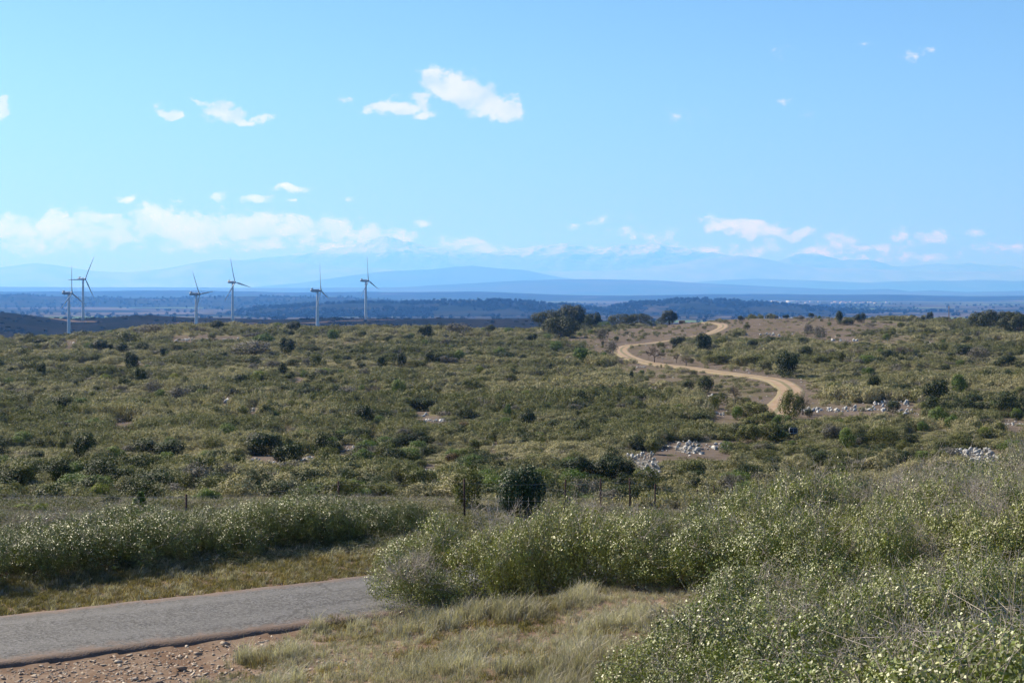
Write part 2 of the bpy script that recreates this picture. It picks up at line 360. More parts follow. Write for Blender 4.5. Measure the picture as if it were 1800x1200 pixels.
MT['olive'] = leafmat('olive_leaf', (.09, .10, .03), (.13, .13, .045), (.16, .155, .06), rough=.6, spec=.18, trans=.22, fine=1.6)
MT['grey'] = leafmat('grey_leaf', (.11, .10, .085), (.15, .135, .115), (.18, .155, .135), rough=.7, spec=.2, trans=.1, fine=1.6)
MT['rust'] = leafmat('rusty_leaf', (.12, .075, .035), (.15, .09, .04), None, rough=.7, spec=.2, trans=.1, fine=1.6)
MT['holm'] = leafmat('holm_oak_leaf', (.045, .054, .024), (.065, .074, .034), (.10, .105, .05), rough=.6, spec=.18, trans=.1, fine=.9)
MT['laurel'] = leafmat('glossy_leaf', (.030, .055, .020), (.045, .075, .025), (.06, .10, .035), rough=.5, spec=.3, trans=.12, fine=4)
MT['forest'] = leafmat('forest_leaf', (.012, .018, .010), (.022, .028, .015), None, rough=1., spec=0., trans=.1, lscale=.002, fine=.1)
MT['bark'] = simple('bark', (.16, .13, .10), .9, .1, nscale=12, var=.3)
MT['twig'] = simple('grey_twig', (.37, .32, .275), .75, .2, nscale=20, var=.3)
MT['straw'] = leafmat('straw', (.29, .255, .185), (.48, .435, .35), (.27, .24, .15), rough=.6, spec=.3, trans=.3, lscale=.5, fine=1.0)
MT['turf'] = leafmat('verge_grass', (.19, .165, .06), (.29, .225, .10), (.33, .22, .11), rough=.6, spec=.3, trans=.3, lscale=.5, fine=1.0)
MT['white'] = simple('turbine_paint', (.56, .57, .58), .4, .5, nscale=.3, var=.04)
MT['nac'] = simple('nacelle_shaded_paint', (.30, .31, .33), .45, .5, nscale=.5, var=.06)  # light grey paint with the backlit shade put into its colour
MT['iron'] = simple('rusty_iron', (.060, .030, .024), .85, .3, nscale=25, var=.45)
MT['wire'] = simple('galvanised_wire', (.25, .25, .25), .5, .5, .6, 10, .1)
MT['wood'] = simple('weathered_pole_wood', (.16, .13, .105), .85, .2, nscale=10, var=.2)
MT['black'] = simple('dark_panel', (.02, .022, .028), .3, .5, nscale=10, var=.2)
MT['alu'] = simple('bare_metal', (.22, .22, .22), .4, .5, .8, 10, .1)
MT['wall'] = simple('pale_render', (.60, .56, .50), .9, .2, nscale=.05, var=.1)
MT['roof'] = simple('clay_tiles', (.34, .19, .13), .9, .2, nscale=.1, var=.15)
MT['stonewall'] = simple('brown_stone', (.24, .15, .10), .9, .2, nscale=3, var=.3)
# limestone
s = M('limestone'); n1 = s.noise(2.2, 6, .6); n2 = s.noise(14, 5, .6)
tcn = s.n('ShaderNodeTexCoord')
c = s.mix(s.rng(n1, .35, .65), (.27, .267, .26), (.54, .525, .50)); c = s.mix(s.rng(n2, .55, .72), c, (.11, .105, .10))
s.pbr(c, .9, .2, bump=n2, bstr=.6, bdist=.08); MT['lime'] = s.m
s = M('stony_soil'); n1 = s.noise(5, 5, .7); s.pbr(s.mix(s.rng(n1, .42, .62), (.10, .085, .07), (.30, .28, .25)), .95, .1, bump=n1, bstr=.6, bdist=.08); MT['rubble'] = s.m
s = M('road_stone'); n1 = s.noise(6, 5, .6); n2 = s.noise(60, 4)
oi = s.n('ShaderNodeObjectInfo')
c = s.mix(oi.outputs['Random'], (.20, .14, .105), (.36, .31, .25)); c = s.mix(s.rng(n1, .55, .75), c, (.16, .10, .08))
s.pbr(c, .9, .2, bump=n2, bstr=.4, bdist=.01); MT['stone'] = s.m
# asphalt
s = M('asphalt'); n1 = s.noise(55, 3, .7); n2 = s.noise(.8, 4); v = s.n('ShaderNodeTexVoronoi'); v.inputs['Scale'].default_value = 30; s.l(s.pos(), v.inputs['Vector'])
sc3 = s.n('ShaderNodeSeparateColor'); s.l(v.outputs['Color'], sc3.inputs[0])
c = s.mix(sc3.outputs[0], (.010, .010, .011), (.145, .14, .14)); c = s.mix(s.rng(n1, .4, .6, 0, .3), c, (.045, .043, .044))
c = s.mix(s.rng(n2, .35, .7, 0, .35), c, (.10, .095, .09)); c = s.mix(s.rng(s.noise(.35, 6, .7), .5, .62, 0, .3), c, (.04, .038, .038))
ed = s.attr('edge', 0); n3 = s.noise(3, 5, .7)
wp = s.rng(s.math('ABSOLUTE', s.math('SUBTRACT', ed, .5)), 0, .22, .4, 0); c = s.mix(wp, c, (.125, .12, .118))
vc = s.n('ShaderNodeTexVoronoi', feature='DISTANCE_TO_EDGE'); vc.inputs['Scale'].default_value = .55
wv = s.n('ShaderNodeVectorMath', operation='MULTIPLY_ADD'); s.l(s.noise(2.5, 4, .6, out='Color'), wv.inputs[0]); wv.inputs[1].default_value = (.7, .7, 0); s.l(s.pos(), wv.inputs[2]); s.l(wv.outputs[0], vc.inputs['Vector'])
c = s.mix(s.rng(vc.outputs['Distance'], .004, .012, .55, 0), c, (.02, .018, .018))
c = s.mix(s.rng(s.math('ADD', ed, s.math('MULTIPLY', s.math('SUBTRACT', n3, .5), .7)), .70, .98, 0, .85), c, (.14, .09, .065))
s.pbr(c, .85, .3, bump=v.outputs['Distance'], bstr=.5, bdist=.012); MT['asphalt'] = s.m
# dirt track
s = M('track_dirt'); n1 = s.noise(.35, 5, .6); n2 = s.noise(4, 5, .65)
ed = s.attr('edge', 0)
c = s.mix(s.rng(n1, .35, .65), (.25, .165, .10), (.29, .215, .15)); c = s.mix(s.rng(n2, .4, .7, 0, .5), c, (.24, .175, .12))
c = s.mix(s.rng(s.math('ADD', ed, s.math('MULTIPLY', s.math('SUBTRACT', s.noise(1.2, 5, .7), .5), .8)), .75, 1.0, 0, .85), c, (.19, .16, .09))
mid = s.rng(s.math('ADD', ed, s.math('MULTIPLY', s.math('SUBTRACT', n2, .5), .35)), .10, .28, .85, 0)
c = s.mix(mid, c, (.13, .12, .06))
s.pbr(c, .95, .15, bump=n2, bstr=.4, bdist=.05); MT['track'] = s.m
s = M('access_earth'); n1 = s.noise(.05, 4); s.pbr(s.mix(s.rng(n1, .4, .6), (.11, .075, .055), (.15, .11, .08)), 1., 0.); MT['access'] = s.m
# ground sheet
s = M('ground_soil'); zr = s.attr('zone', 0); zg = s.attr('zone', 1); zb = s.attr('zone', 2)
pos = s.pos()
nA = s.noise(1.3, 6, .6); nB = s.noise(9, 5, .65); nC = s.noise(.05, 4); nD = s.noise(.35, 6, .65)
near = s.mix(s.rng(nA, .35, .65), (.13, .085, .06), (.19, .14, .105)); near = s.mix(s.rng(nB, .5, .7, 0, .7), near, (.24, .185, .14))
scr = s.mix(s.rng(nD, .35, .65), (.11, .105, .055), (.16, .14, .085))
bare = s.mix(s.rng(nD, .35, .65), (.095, .076, .064), (.14, .112, .094)); bare = s.mix(s.rng(nB, .60, .68, 0, .8), bare, (.24, .225, .21))
bare = s.mix(s.rng(s.noise(.12, 5, .6), .45, .7, 0, .6), bare, (.10, .088, .05))
col = s.mix(zg, scr, bare); col = s.mix(zr, col, near)
# plateau with the wind farm
nE = s.noise(.012, 6, .6); nF = s.noise(.06, 5, .7)
plat = s.mix(s.rng(nE, .35, .65), (.011, .013, .008), (.022, .020, .013)); plat = s.mix(s.rng(nF, .52, .66, 0, .75), plat, (.007, .009, .006))
plat = s.mix(s.rng(s.noise(.035, 3, .5), .66, .72, 0, .5), plat, (.06, .05, .04))
# plain of fields
mp = s.n('ShaderNodeMapping'); mp.inputs['Scale'].default_value = (.0016, .0034, 0); mp.inputs['Rotation'].default_value = (0, 0, .3); s.l(pos, mp.inputs[0])
vo = s.n('ShaderNodeTexVoronoi'); vo.inputs['Scale'].default_value = 1.0; s.l(mp.outputs[0], vo.inputs['Vector'])
vs = s.n('ShaderNodeSeparateColor'); s.l(vo.outputs['Color'], vs.inputs[0])
fld = s.mix(vs.outputs[0], (.022, .026, .016), (.12, .10, .088)); fld = s.mix(s.rng(vs.outputs[1], .8, .85), fld, (.10, .15, .05))
fld = s.mix(s.rng(s.noise(.0011, 5, .65), .48, .55, 0, .92), fld, (.015, .018, .012))
col = s.mix(zb, col, plat); col = s.mix(s.attr('zone2', 0), col, fld)
s.pbr(col, 1.0, 0., bump=nB, bstr=.35, bdist=.03); MT['ground'] = s.m
# hills and mountains
s = M('forested_hill'); n1 = s.noise(.004, 6, .65); n2 = s.noise(.03, 4, .7)
c = s.mix(s.rng(n1, .40, .62), (.012, .016, .010), (.030, .030, .020)); c = s.mix(s.rng(n2, .45, .7, 0, .6), c, (.010, .014, .008))
c = s.mix(s.rng(s.noise(.0022, 5, .6), .62, .68, 0, .6), c, (.09, .075, .065))
s.pbr(c, 1., 0.); MT['hill'] = s.m
s = M('far_hill'); n1 = s.noise(.0008, 6, .65); c = s.mix(s.rng(n1, .4, .62), (.03, .04, .03), (.06, .055, .045)); s.pbr(c, 1., 0.); MT['farhill'] = s.m
s = M('bare_mountain'); n1 = s.noise(.0011, 7, .7); c = s.mix(s.rng(n1, .4, .62), (.13, .14, .14), (.24, .23, .22)); s.pbr(c, 1., 0.); MT['mtn'] = s.m
s = M('snowy_mountain'); g = s.n('ShaderNodeNewGeometry'); sp = s.n('ShaderNodeSeparateXYZ'); s.l(g.outputs['Position'], sp.inputs[0])
n1 = s.noise(.0008, 7, .7); n4 = s.noise(.0026, 6, .7); h = s.math('ADD', s.math('ADD', sp.outputs[2], s.math('MULTIPLY', s.math('SUBTRACT', n1, .5), 900.)), s.math('MULTIPLY', s.math('SUBTRACT', n4, .5), 900.))
c = s.mix(s.rng(h, 1130, 1400), (.15, .16, .17), (.52, .50, .50))
s.pbr(c, 1., 0.); MT['snow'] = s.m

# ------------------------------------------------------------------ photo-space outlines of bare ground (turned into ground areas)
BARE = [
 ([(925,604),(1000,592),(1060,586),(1120,575),(1200,565),(1230,566),(1275,570),(1290,578),(1262,586),(1180,598),(1120,606),(1090,614),(1050,610),(1000,606)], .22),
 ([(1105,622),(1112,610),(1150,604),(1190,606),(1190,622),(1260,640),(1360,652),(1390,668),(1340,664),(1250,652),(1150,638)], .22),
 ([(1080,630),(1120,642),(1200,656),(1300,667),(1350,678),(1372,690),(1345,735),(1290,735),(1260,722),(1240,700),(1190,688),(1130,672),(1080,650)], .4),
 ([(1395,690),(1415,700),(1480,705),(1560,714),(1650,722),(1620,738),(1480,733),(1400,738)], .2),
 ([(1285,561),(1480,558),(1610,570),(1500,592),(1440,602),(1350,594),(1300,584)], .25),
 ([(1160,778),(1240,778),(1320,766),(1355,768),(1300,786),(1250,797),(1170,797)], .25),
 ([(270,600),(340,590),(410,590),(400,604),(300,608)], .4),
 ([(0,738),(26,735),(30,755),(0,760)], .25),
 ([(112,828),(152,822),(150,870),(118,884)], .35),
 ([(400,600),(1800,600),(1800,600)], 1),
 ([(1500,590),(1600,590),(1610,604),(1540,606)], .4),
 ([(1760,738),(1810,738),(1810,752),(1760,752)], .4),
 ([(1100,795),(1165,795),(1165,838),(1110,842)], .2),
 ([(1700,795),(1775,795),(1775,815),(1700,818)], .2),
 ([(580,600),(700,600),(720,606),(600,608)], .5),
]
RK = [ # column, base row, width, height (photo px), blocks, label
 (398,714,19,16,1,'lone squarish pale boulder on the left slope'),
 (1139,838,50,46,60,'steep grey-white limestone outcrop above the receding fence posts'),
 (1214,797,38,20,26,'block of pale rocks on the bare patch left of the dark metal frame'),(1258,790,60,12,22,'low pale rocks right of the bigger block of rocks'),(1172,788,30,10,12,'small pale rocks between the steep outcrop and the rock block'),
 (1735,815,74,26,70,'bright white limestone outcrop behind the thicket at the right'),
 (1450,724,66,14,34,'bright white stones beside the leafless tree at the track bend'),(1520,722,60,12,30,'white stone rubble in the middle of the stony strip at right'),(1590,728,60,13,34,'white stone rubble at the right end of the stony strip'),(1575,714,60,7,20,'thin line of pale stones above the stony strip'),
 (738,733,24,10,14,'pale stones at the upper end of the middle stony gap'),(762,742,36,10,22,'pale stones at the lower end of the middle stony gap'),(927,757,24,9,14,'pale stones below the dark bush right of centre'),
 (655,768,22,9,10,'small pale stones at the end of the middle slope, upper patch'),(658,780,18,9,8,'pair of pale stones just under the upper small patch'),(611,793,34,11,18,'stony patch right of the round dark green bush, left centre'),
 (482,818,40,16,22,'pale rocks in the middle of the long stony patch'),(440,812,40,10,14,'pale rocks at the left end of the long stony patch'),(540,810,44,9,16,'scattered pale rocks at the right end of the long stony patch'),
 (128,821,18,8,5,'flat bluish-white rock at far left'),(143,825,10,7,4,'small white rocks right of the flat bluish rock'),(56,712,24,6,8,'thin pale stones near the upper left bushes'),(225,752,28,11,16,'broken pale stones on the left slope'),(199,749,14,5,6,'small pale stones left of the broken stones'),
 (396,893,28,26,12,'large pale rocks behind the hedge, left of the second fence post'),(472,888,50,14,20,'pale stony patch behind the hedge, near the second fence post'),(446,724,26,8,10,'pale stones right of the lone boulder'),(410,731,12,6,5,'little white stones below the lone boulder'),(457,746,8,8,3,'single pale stone on the left middle slope'),(500,760,26,12,12,'pale stones left of the stony patch in left centre'),
 (346,832,12,18,5,'upright pale rock on the lower left slope'),(757,830,50,14,26,'pale rocks above the middle of the fence'),(706,845,40,8,10,'bluish pale rocks above the fence, left of the light green bush'),(962,786,20,12,8,'white stones in a narrow gap right of centre'),(872,784,18,8,6,'faint stones in a gap of the middle slope'),
 (1086,845,20,7,6,'pale bluish rock at the foot of the dark bushes by the fence'),(555,699,22,5,8,'thin pale stones in the upper left centre'),(522,669,14,5,6,'small pale stones by the upper left centre bush'),(318,599,32,9,22,'grey limestone rocks near the skyline at left'),(360,596,14,10,8,'pale rocks right of the grey skyline rocks'),(405,598,30,6,8,'thin pale stones on the left skyline'),
 (126,606,22,8,10,'pale rocks on the skyline beside the leftmost turbine tower'),(243,638,10,4,3,'white stone behind the tallest dark bush, right'),(212,649,9,5,3,'white stone left of the tallest dark bush'),(1127,646,18,5,8,'white stones just below the upper track bend'),(1148,682,26,10,22,'white gravelly stones on the bare patch below the track'),(1156,701,14,5,5,'little pale stones under the gravelly patch'),
 (1256,700,40,8,16,'scattered stones around the dark bush below the track'),(1265,730,30,8,10,'scattered stones on the bare ground left of the lower bend'),(1632,604,18,5,6,'pair of pale stones on the far right slope'),(1772,748,30,12,14,'pale rocks at the right, left part'),(1798,747,24,8,8,'pale rocks cut by the right edge'),
 (1628,790,18,6,6,'pale flat rock above the right thicket'),(1594,791,9,3,2,'small pale flat rock left of another above the thicket'),(55,886,46,14,18,'bluish pale rocks at far left behind the hedge'),(113,893,26,10,10,'pale rocks right of the far left rocks'),(208,883,18,12,6,'pale rock under the rusty brown bush'),(265,888,16,8,5,'small pale rock left of the leftmost fence post'),
 (1382,559,24,6,12,'pale rock pile on the skyline under a dark bush'),(1480,600,60,7,14,'scattered pale stones on the bare skyline ground'),(1340,590,60,6,14,'scattered stones on the bare ground right of the track top'),(10,820,20,12,8,'pale rock at the left edge, lower slope'),(500,808,14,8,5,'small pale rock above the dark bushes left of centre'),(1345,848,10,4,2,'single flat stone in the low field at right')]
SHR = [ # photo column, base row, width, height in photo pixels, kind
 (748,595,26,22,'dark'),(807,590,48,20,'grey'),(863,578,20,11,'dark'),(585,598,21,16,'green'),(518,583,25,16,'dark'),(510,591,14,9,'dark'),(504,622,34,26,'dark'),(496,664,18,22,'dark'),(554,645,23,20,'olive'),
 (590,637,14,14,'olive'),(622,629,20,13,'dark'),(671,648,16,20,'dark'),(704,645,19,22,'dark'),(636,593,16,10,'olive'),(458,673,34,18,'bright'),(936,601,22,13,'dark'),(753,638,18,17,'dark'),(774,627,11,10,'dark'),
 (807,635,19,17,'green'),(877,629,24,16,'green'),(843,659,16,13,'bright'),(899,672,15,13,'olive'),(700,696,26,25,'green'),(71,606,22,10,'dark'),(175,618,31,19,'dark'),(192,618,18,12,'dark'),(225,606,42,20,'olive'),(215,622,30,16,'dark'),
 (230,655,25,33,'dark'),(246,678,22,28,'dark'),(271,696,27,26,'grey'),(281,702,24,15,'green'),(74,665,18,24,'dark'),(20,660,20,13,'dark'),(37,658,8,6,'dark'),(132,687,14,16,'dark'),(185,676,22,15,'bright'),(163,706,16,15,'olive'),
 (110,726,42,25,'dark'),(144,724,30,21,'green'),(40,729,28,14,'dark'),(8,721,18,12,'green'),(250,726,30,22,'olive'),(306,671,18,12,'bright'),(310,723,22,17,'olive'),(120,756,21,14,'green'),(152,812,42,44,'dark'),(198,812,40,23,'green'),
 (255,800,50,24,'dark'),(300,806,60,26,'dark'),(38,862,50,40,'olive'),(108,858,38,42,'dark'),(65,812,26,16,'dark'),(400,773,34,24,'green'),(341,749,16,13,'dark'),(263,588,48,16,'grey'),(382,581,26,15,'dark'),(372,598,19,11,'olive'),
 (445,627,74,26,'grey'),(285,628,12,15,'dark'),(464,608,36,18,'green'),(640,748,36,31,'dark'),(668,748,25,14,'green'),(973,762,38,20,'dark'),(930,751,37,24,'dark'),(893,736,18,22,'green'),(638,820,44,26,'green'),(590,806,14,16,'dark'),
 (743,862,52,32,'olive'),(690,795,44,20,'dark'),(1020,842,56,34,'dark'),(1068,845,62,38,'dark'),(1098,842,40,30,'dark'),(970,691,16,12,'dark'),(1128,713,24,17,'dark'),(1128,660,12,8,'green'),(740,722,60,18,'dark'),(720,740,30,12,'olive'),
 (815,757,24,12,'rust'),(205,874,20,14,'rust'),(795,815,26,14,'rust'),(510,820,56,36,'dark'),(470,800,70,34,'dark'),(560,842,50,26,'dark'),(620,850,60,30,'dark'),(380,828,26,16,'grey'),
 (173,890,40,32,'bright'),(195,902,42,24,'dark'),(362,897,48,30,'green'),(333,866,27,26,'green'),(133,900,27,14,'green'),(40,908,44,15,'bright'),(72,912,34,18,'bright'),
 (1022,640,40,25,'green'),(970,657,34,17,'dark'),(1074,629,26,25,'grey'),(1062,630,14,9,'green'),(1060,601,24,22,'grey'),(1110,675,9,20,'dark'),(1240,692,30,26,'dark'),(1210,688,24,16,'dark'),(1193,609,27,16,'dark'),(1235,619,33,30,'dark'),
 (1218,612,14,12,'olive'),(1382,663,46,38,'dark'),(1392,737,44,43,'olive'),(1423,733,17,12,'dark'),(1323,614,22,14,'dark'),(1417,628,27,17,'dark'),(1420,591,20,19,'grey'),(1441,597,26,22,'grey'),(1313,579,14,8,'olive'),(1302,564,14,8,'dark'),
 (1382,557,12,6,'dark'),(1407,564,18,8,'grey'),(1426,558,10,8,'dark'),(1475,570,13,20,'dark'),(1491,571,28,9,'dark'),(1513,567,20,15,'dark'),(1529,576,16,8,'grey'),(1584,578,14,10,'olive'),(1622,567,8,10,'dark'),(1636,565,13,15,'dark'),
 (1559,599,13,11,'green'),(1525,642,34,15,'green'),(1527,663,22,15,'green'),(1536,690,22,26,'dark'),(1685,691,36,29,'green'),(1647,713,44,40,'dark'),(1570,725,23,18,'dark'),(1712,710,46,14,'dark'),(1795,698,26,15,'olive'),(1732,769,24,15,'bright'),
 (1730,752,21,17,'dark'),(1650,750,32,30,'green'),(1603,754,17,15,'bright'),(1622,758,20,14,'green'),(1673,754,27,20,'green'),(1520,762,17,13,'green'),(1510,746,15,10,'olive'),(1780,797,46,18,'green'),(1585,817,42,22,'dark'),(1625,812,32,16,'green'),
 (1725,640,40,28,'grey'),(1775,643,42,16,'dark'),(1696,625,40,16,'dark'),(1600,628,40,12,'dark'),(1560,632,30,14,'dark'),(1489,788,31,31,'green'),(1446,817,46,20,'dark'),(1359,840,26,18,'dark'),(1294,842,17,13,'green'),(1232,854,15,14,'bright'),
 (1370,774,32,15,'green'),(1147,798,29,21,'olive'),(1320,735,60,24,'olive'),(1296,738,22,20,'green'),(1230,742,24,12,'dark'),(1190,760,30,14,'dark'),(1062,752,30,14,'dark'),(1600,700,26,9,'rust'),(1626,722,22,12,'olive'),(1765,700,20,10,'olive'),
 (1318,777,44,26,'olive'),(1350,774,50,26,'olive'),(1380,769,40,20,'dark'),(1300,768,30,20,'dark'),(1350,750,44,22,'olive'),(1374,752,34,20,'green'),(1338,746,30,16,'olive'),(1343,606,34,10,'olive'),(1160,612,16,9,'olive'),(1270,640,60,16,'olive'),(1330,642,60,16,'olive'),(1440,642,40,14,'olive'),(1460,628,30,12,'grey'),(1580,690,30,12,'dark'),(1470,690,34,14,'olive'),(1450,698,26,12,'dark'),
]
def inpoly(px, py, P):
    c = np.zeros(px.shape, bool); n = len(P)
    for i in range(n):
        x1, y1 = P[i]; x2, y2 = P[(i + 1) % n]
        if y1 == y2: continue
        k = ((y1 > py) != (y2 > py)) & (px < (x2 - x1) * (py - y1) / (y2 - y1) + x1); c ^= k
    return c
def uv(x, y, z): return 900 + F * x / y, HZ - F * z / y
def scrub_density(x, y, z, clear=False):
    u, v = uv(x, y, z); u = u + 9 * perlin(x / 7, y / 7, 21); v = v + 2.0 * perlin(x / 7, y / 7, 22)
    d = np.ones(len(x))
    for P, k in BARE: d = np.where(inpoly(u, v, P) & (y > 70), np.minimum(d, k), d)
    uu, vv = uv(x, y, z); hp = .62 * F / y; hr = 1.0 * F / y
    for (a, b, w, h, n_, _l) in RK:
        k = (np.abs(uu - a) < w / 2 + 3) & (vv > b - h - 1) & (vv < b + hr + 1) & (y > 45)
        d = np.where(k, np.where(vv > b, .08, .04), d)
    if clear:
        for (a, b, w, h, _k) in SHR:
            k = (np.abs(uu - a) < w * .36 + 1) & (vv > b - 2) & (vv < b + hp * 1.0) & (y > 45); d = np.where(k, d * .12, d)
    td = np.where((y > 90) & (y < 640), seg_dist(x, y, TRK), 99)
    return np.where(td < 2.1, 0, np.where(td < 4.5 * (1 + np.clip(y - 250, 0, 400) / 110), d * .25, d))

# ------------------------------------------------------------------ ground: one sheet to the horizon
def build_ground():
    a_in = np.radians(np.arange(-27, 27.001, .075)); a_l = np.radians(np.linspace(-180, -27, 60)[:-1]); a_r = np.radians(np.linspace(27, 180, 60)[1:])
    A = np.concatenate([a_l, a_in, a_r]); r = [.6]
    while r[-1] < 60500: r.append(r[-1] * (1.011 if 14 < r[-1] < 700 else 1.02))
    R = np.array(r); nr, na = len(R), len(A)
    X = np.outer(R, np.sin(A)); Y = np.outer(R, np.cos(A)); Z = gz(X.ravel(), Y.ravel()).reshape(X.shape)
    V = np.stack([X, Y, Z], -1).reshape(-1, 3); V = np.vstack([V, [[0, 0, -1.7]]])
    i, j = np.meshgrid(np.arange(nr - 1), np.arange(na - 1), indexing='ij'); k = (i * na + j).ravel()
    Q = np.stack([k, k + 1, k + na + 1, k + na], 1)[:, ::-1]
    ce = len(V) - 1; T = np.array([(ce, j + 1, j) for j in range(na - 1)])[:, ::-1]
    me = mesh_np('ground', V, [Q, T[:, ::-1]], [MT['ground']], smooth=True)
    x, y, z = V[:, 0], V[:, 1], V[:, 2]; rr = np.hypot(x, y)
    dn = np.ones(len(V)); k = (y > 60) & (y < 700); dn[k] = scrub_density(x[k], y[k], z[k])
    zone = np.zeros((len(V), 4)); zone[:, 3] = 1
    zone[:, 0] = 1 - sstep(30, 42, rr); zone[:, 1] = np.clip((1 - dn) * 1.25, 0, 1) * (rr < 700); zone[:, 2] = sstep(640, 800, rr)
    z2 = np.zeros((len(V), 4)); z2[:, 3] = 1; z2[:, 0] = sstep(2200, 3000, rr)
    for nm, arr in (('zone', zone), ('zone2', z2)):
        at_ = me.color_attributes.new(nm, 'FLOAT_COLOR', 'POINT'); at_.data.foreach_set('color', arr.astype(np.float32).ravel())
    link_o = link('ground', me); tag(link_o, 'scrubby limestone ground falling from the viewpoint to a far plain', 'ground', kind='structure')
build_ground()

def ribbon(name, P, hw, prof, mat, zoff, label, cat, thick=.08):
    """road sheet along P: prof = list of (offset factor, dz)"""
    P = np.array(P); T = np.gradient(P, axis=0); T /= np.linalg.norm(T, axis=1)[:, None]; N = np.stack([-T[:, 1], T[:, 0]], 1)
    V = []; E = []
    for p, n, i in zip(P, N, range(len(P))):
        w = hw * (1 + .012 * math.sin(i * .31) + .01 * math.sin(i * .83) + .03 * float(perlin(np.array([i * .03]), np.array([.5]))[0]))
        for (o, dz) in prof:
            q = p + n * o * w; V.append((q[0], q[1], 0)); E.append((abs(o), dz))
    V = np.array(V); E = np.array(E); V[:, 2] = gz(V[:, 0], V[:, 1]) + zoff + E[:, 1]
    m = len(prof); Q = [(i * m + j, i * m + j + 1, (i + 1) * m + j + 1, (i + 1) * m + j) for i in range(len(P) - 1) for j in range(m - 1)]
    Q = np.array(Q)[:, ::-1]
    me = mesh_np(name, V, [Q], [mat], smooth=True)
    c = np.ones((len(V), 4)); c[:, :3] = E[:, :1]
    a = me.color_attributes.new('edge', 'FLOAT_COLOR', 'POINT'); a.data.foreach_set('color', c.astype(np.float32).ravel())
    o = link(name, me); tag(o, label, cat, kind='structure'); return o
rp = [RC + RDIR * t for t in np.arange(-22, 30, .12)]
rp = [p + np.array([0, 0.06 * math.sin(i * .045)]) for i, p in enumerate(rp)]
prof = [(-1.03, -.10), (-1.0, -.02), (-.93, .015)] + [(k, .05 * (1 - k * k)) for k in np.linspace(-.86, .86, 9)] + [(.93, .015), (1.0, -.02), (1.03, -.10)]
ribbon('asphalt_road', rp, RW, prof, MT['asphalt'], .05, 'narrow grey asphalt road crossing the lower left foreground', 'road')
prof = [(-1.25, -.15), (-1.1, 0.02), (-.8, .05), (-.5, .02), (-.2, .05), (0, .06), (.2, .05), (.5, .02), (.8, .05), (1.1, .02), (1.25, -.15)]
ribbon('dirt_track', catmull(TRKS[::4], 5), 1.5, prof, MT['track'], .10, 'pale sandy dirt track winding up the scrubby hillside', 'track')

# ------------------------------------------------------------------ hills and mountains, each with its own distance and depth
def ridge(name, D0, wd, crest, mat, nu, nd, amp, nscale, label, seed=0, rid=False, base=-125, u0=None, u1=None, back=1.0):
    us = [c[0] for c in crest]; u0 = u0 if u0 is not None else us[0]; u1 = u1 if u1 is not None else us[-1]
    U = np.linspace(u0, u1, nu); ang = (U - 900) / F
    t = np.concatenate([np.linspace(-1, 0, nd), np.linspace(0, back, nd // 2)[1:]])
    cz = (HZ - np.interp(U, us, [c[1] for c in crest])) / F * D0
    TT, AA = np.meshgrid(t, ang, indexing='ij'); CZ = np.broadcast_to(cz, TT.shape)
    Y = D0 + TT * wd; X = AA * Y
    fall = np.where(TT < 0, 1 - np.abs(TT) ** 1.25, 1 - (TT / back) ** 1.5)
    edge = sstep(0, .03, (U - u0) / (u1 - u0)) * (1 - sstep(.97, 1, (U - u0) / (u1 - u0)))
    if rid: nz = ridged(X / nscale, Y / nscale, 6, seed) * amp
    else: nz = fbm(X / nscale, Y / nscale, 6, seed, .5) * amp
    Z = base + (CZ * 1.0 - base) * np.clip(fall, 0, 1) * edge[None, :] + nz * np.clip(fall * 1.4, 0, 1) * edge[None, :]
    V = np.stack([X, Y, Z], -1).reshape(-1, 3); na = nu; nr = len(t)
    i, j = np.meshgrid(np.arange(nr - 1), np.arange(na - 1), indexing='ij'); k = (i * na + j).ravel()
    Q = np.stack([k, k + 1, k + na + 1, k + na], 1)
    me = mesh_np(name, V, [Q], [mat], smooth=True); o = link(name, me); tag(o, label, 'hills' if 'mount' not in name else 'mountains', kind='structure')
    return V.reshape(nr, na, 3)
RD = {}
RD['a'] = ridge('forested_hills', 5200, 1000, [(330,562),(400,553),(450,542),(500,540),(560,536),(650,533),(700,534),(760,531),(830,526),(880,528),(930,531),(970,536),(1040,543),(1100,552),(1180,562)], MT['hill'], 500, 60, 7, 420, 'dark wooded hills in the middle distance behind the middle wind turbines', 31)
RD['b'] = ridge('forested_hills', 5700, 1000, [(960,560),(1040,548),(1080,536),(1110,530),(1160,528),(1210,527),(1280,529),(1350,533),(1400,538),(1480,544),(1600,550),(1700,552),(1850,556),(2000,560)], MT['hill'], 500, 60, 7, 420, 'dark wooded hills in the middle distance behind the dirt track', 37)
RD['c'] = ridge('forested_hills', 8300, 1100, [(-400,514),(-100,514),(0,516.5),(50,518),(70,521),(200,523),(330,522),(420,521),(520,520),(580,522),(660,526),(760,531),(900,534),(1100,538),(1200,541)], MT['hill'], 500, 40, 7, 600, 'dark wooded band across the plain behind the left wind turbines', 41)
RD['d'] = ridge('forested_hills', 7600, 900, [(1300,546),(1380,540),(1450,536),(1500,537),(1560,541),(1650,543),(1750,546),(1800,548),(2100,548)], MT['hill'], 300, 40, 7, 600, 'dark wooded rise on the plain left of the wooden pole', 43)
RD['e'] = ridge('low_hills', 13500, 1800, [(-400,511),(100,512),(300,511),(500,513),(640,514),(830,513),(960,517),(1100,519),(1240,516.5),(1400,518),(1550,518),(1700,521),(2100,520)], MT['hill'], 500, 30, 9, 1100, 'thin dark wooded rises far out on the plain', 47)
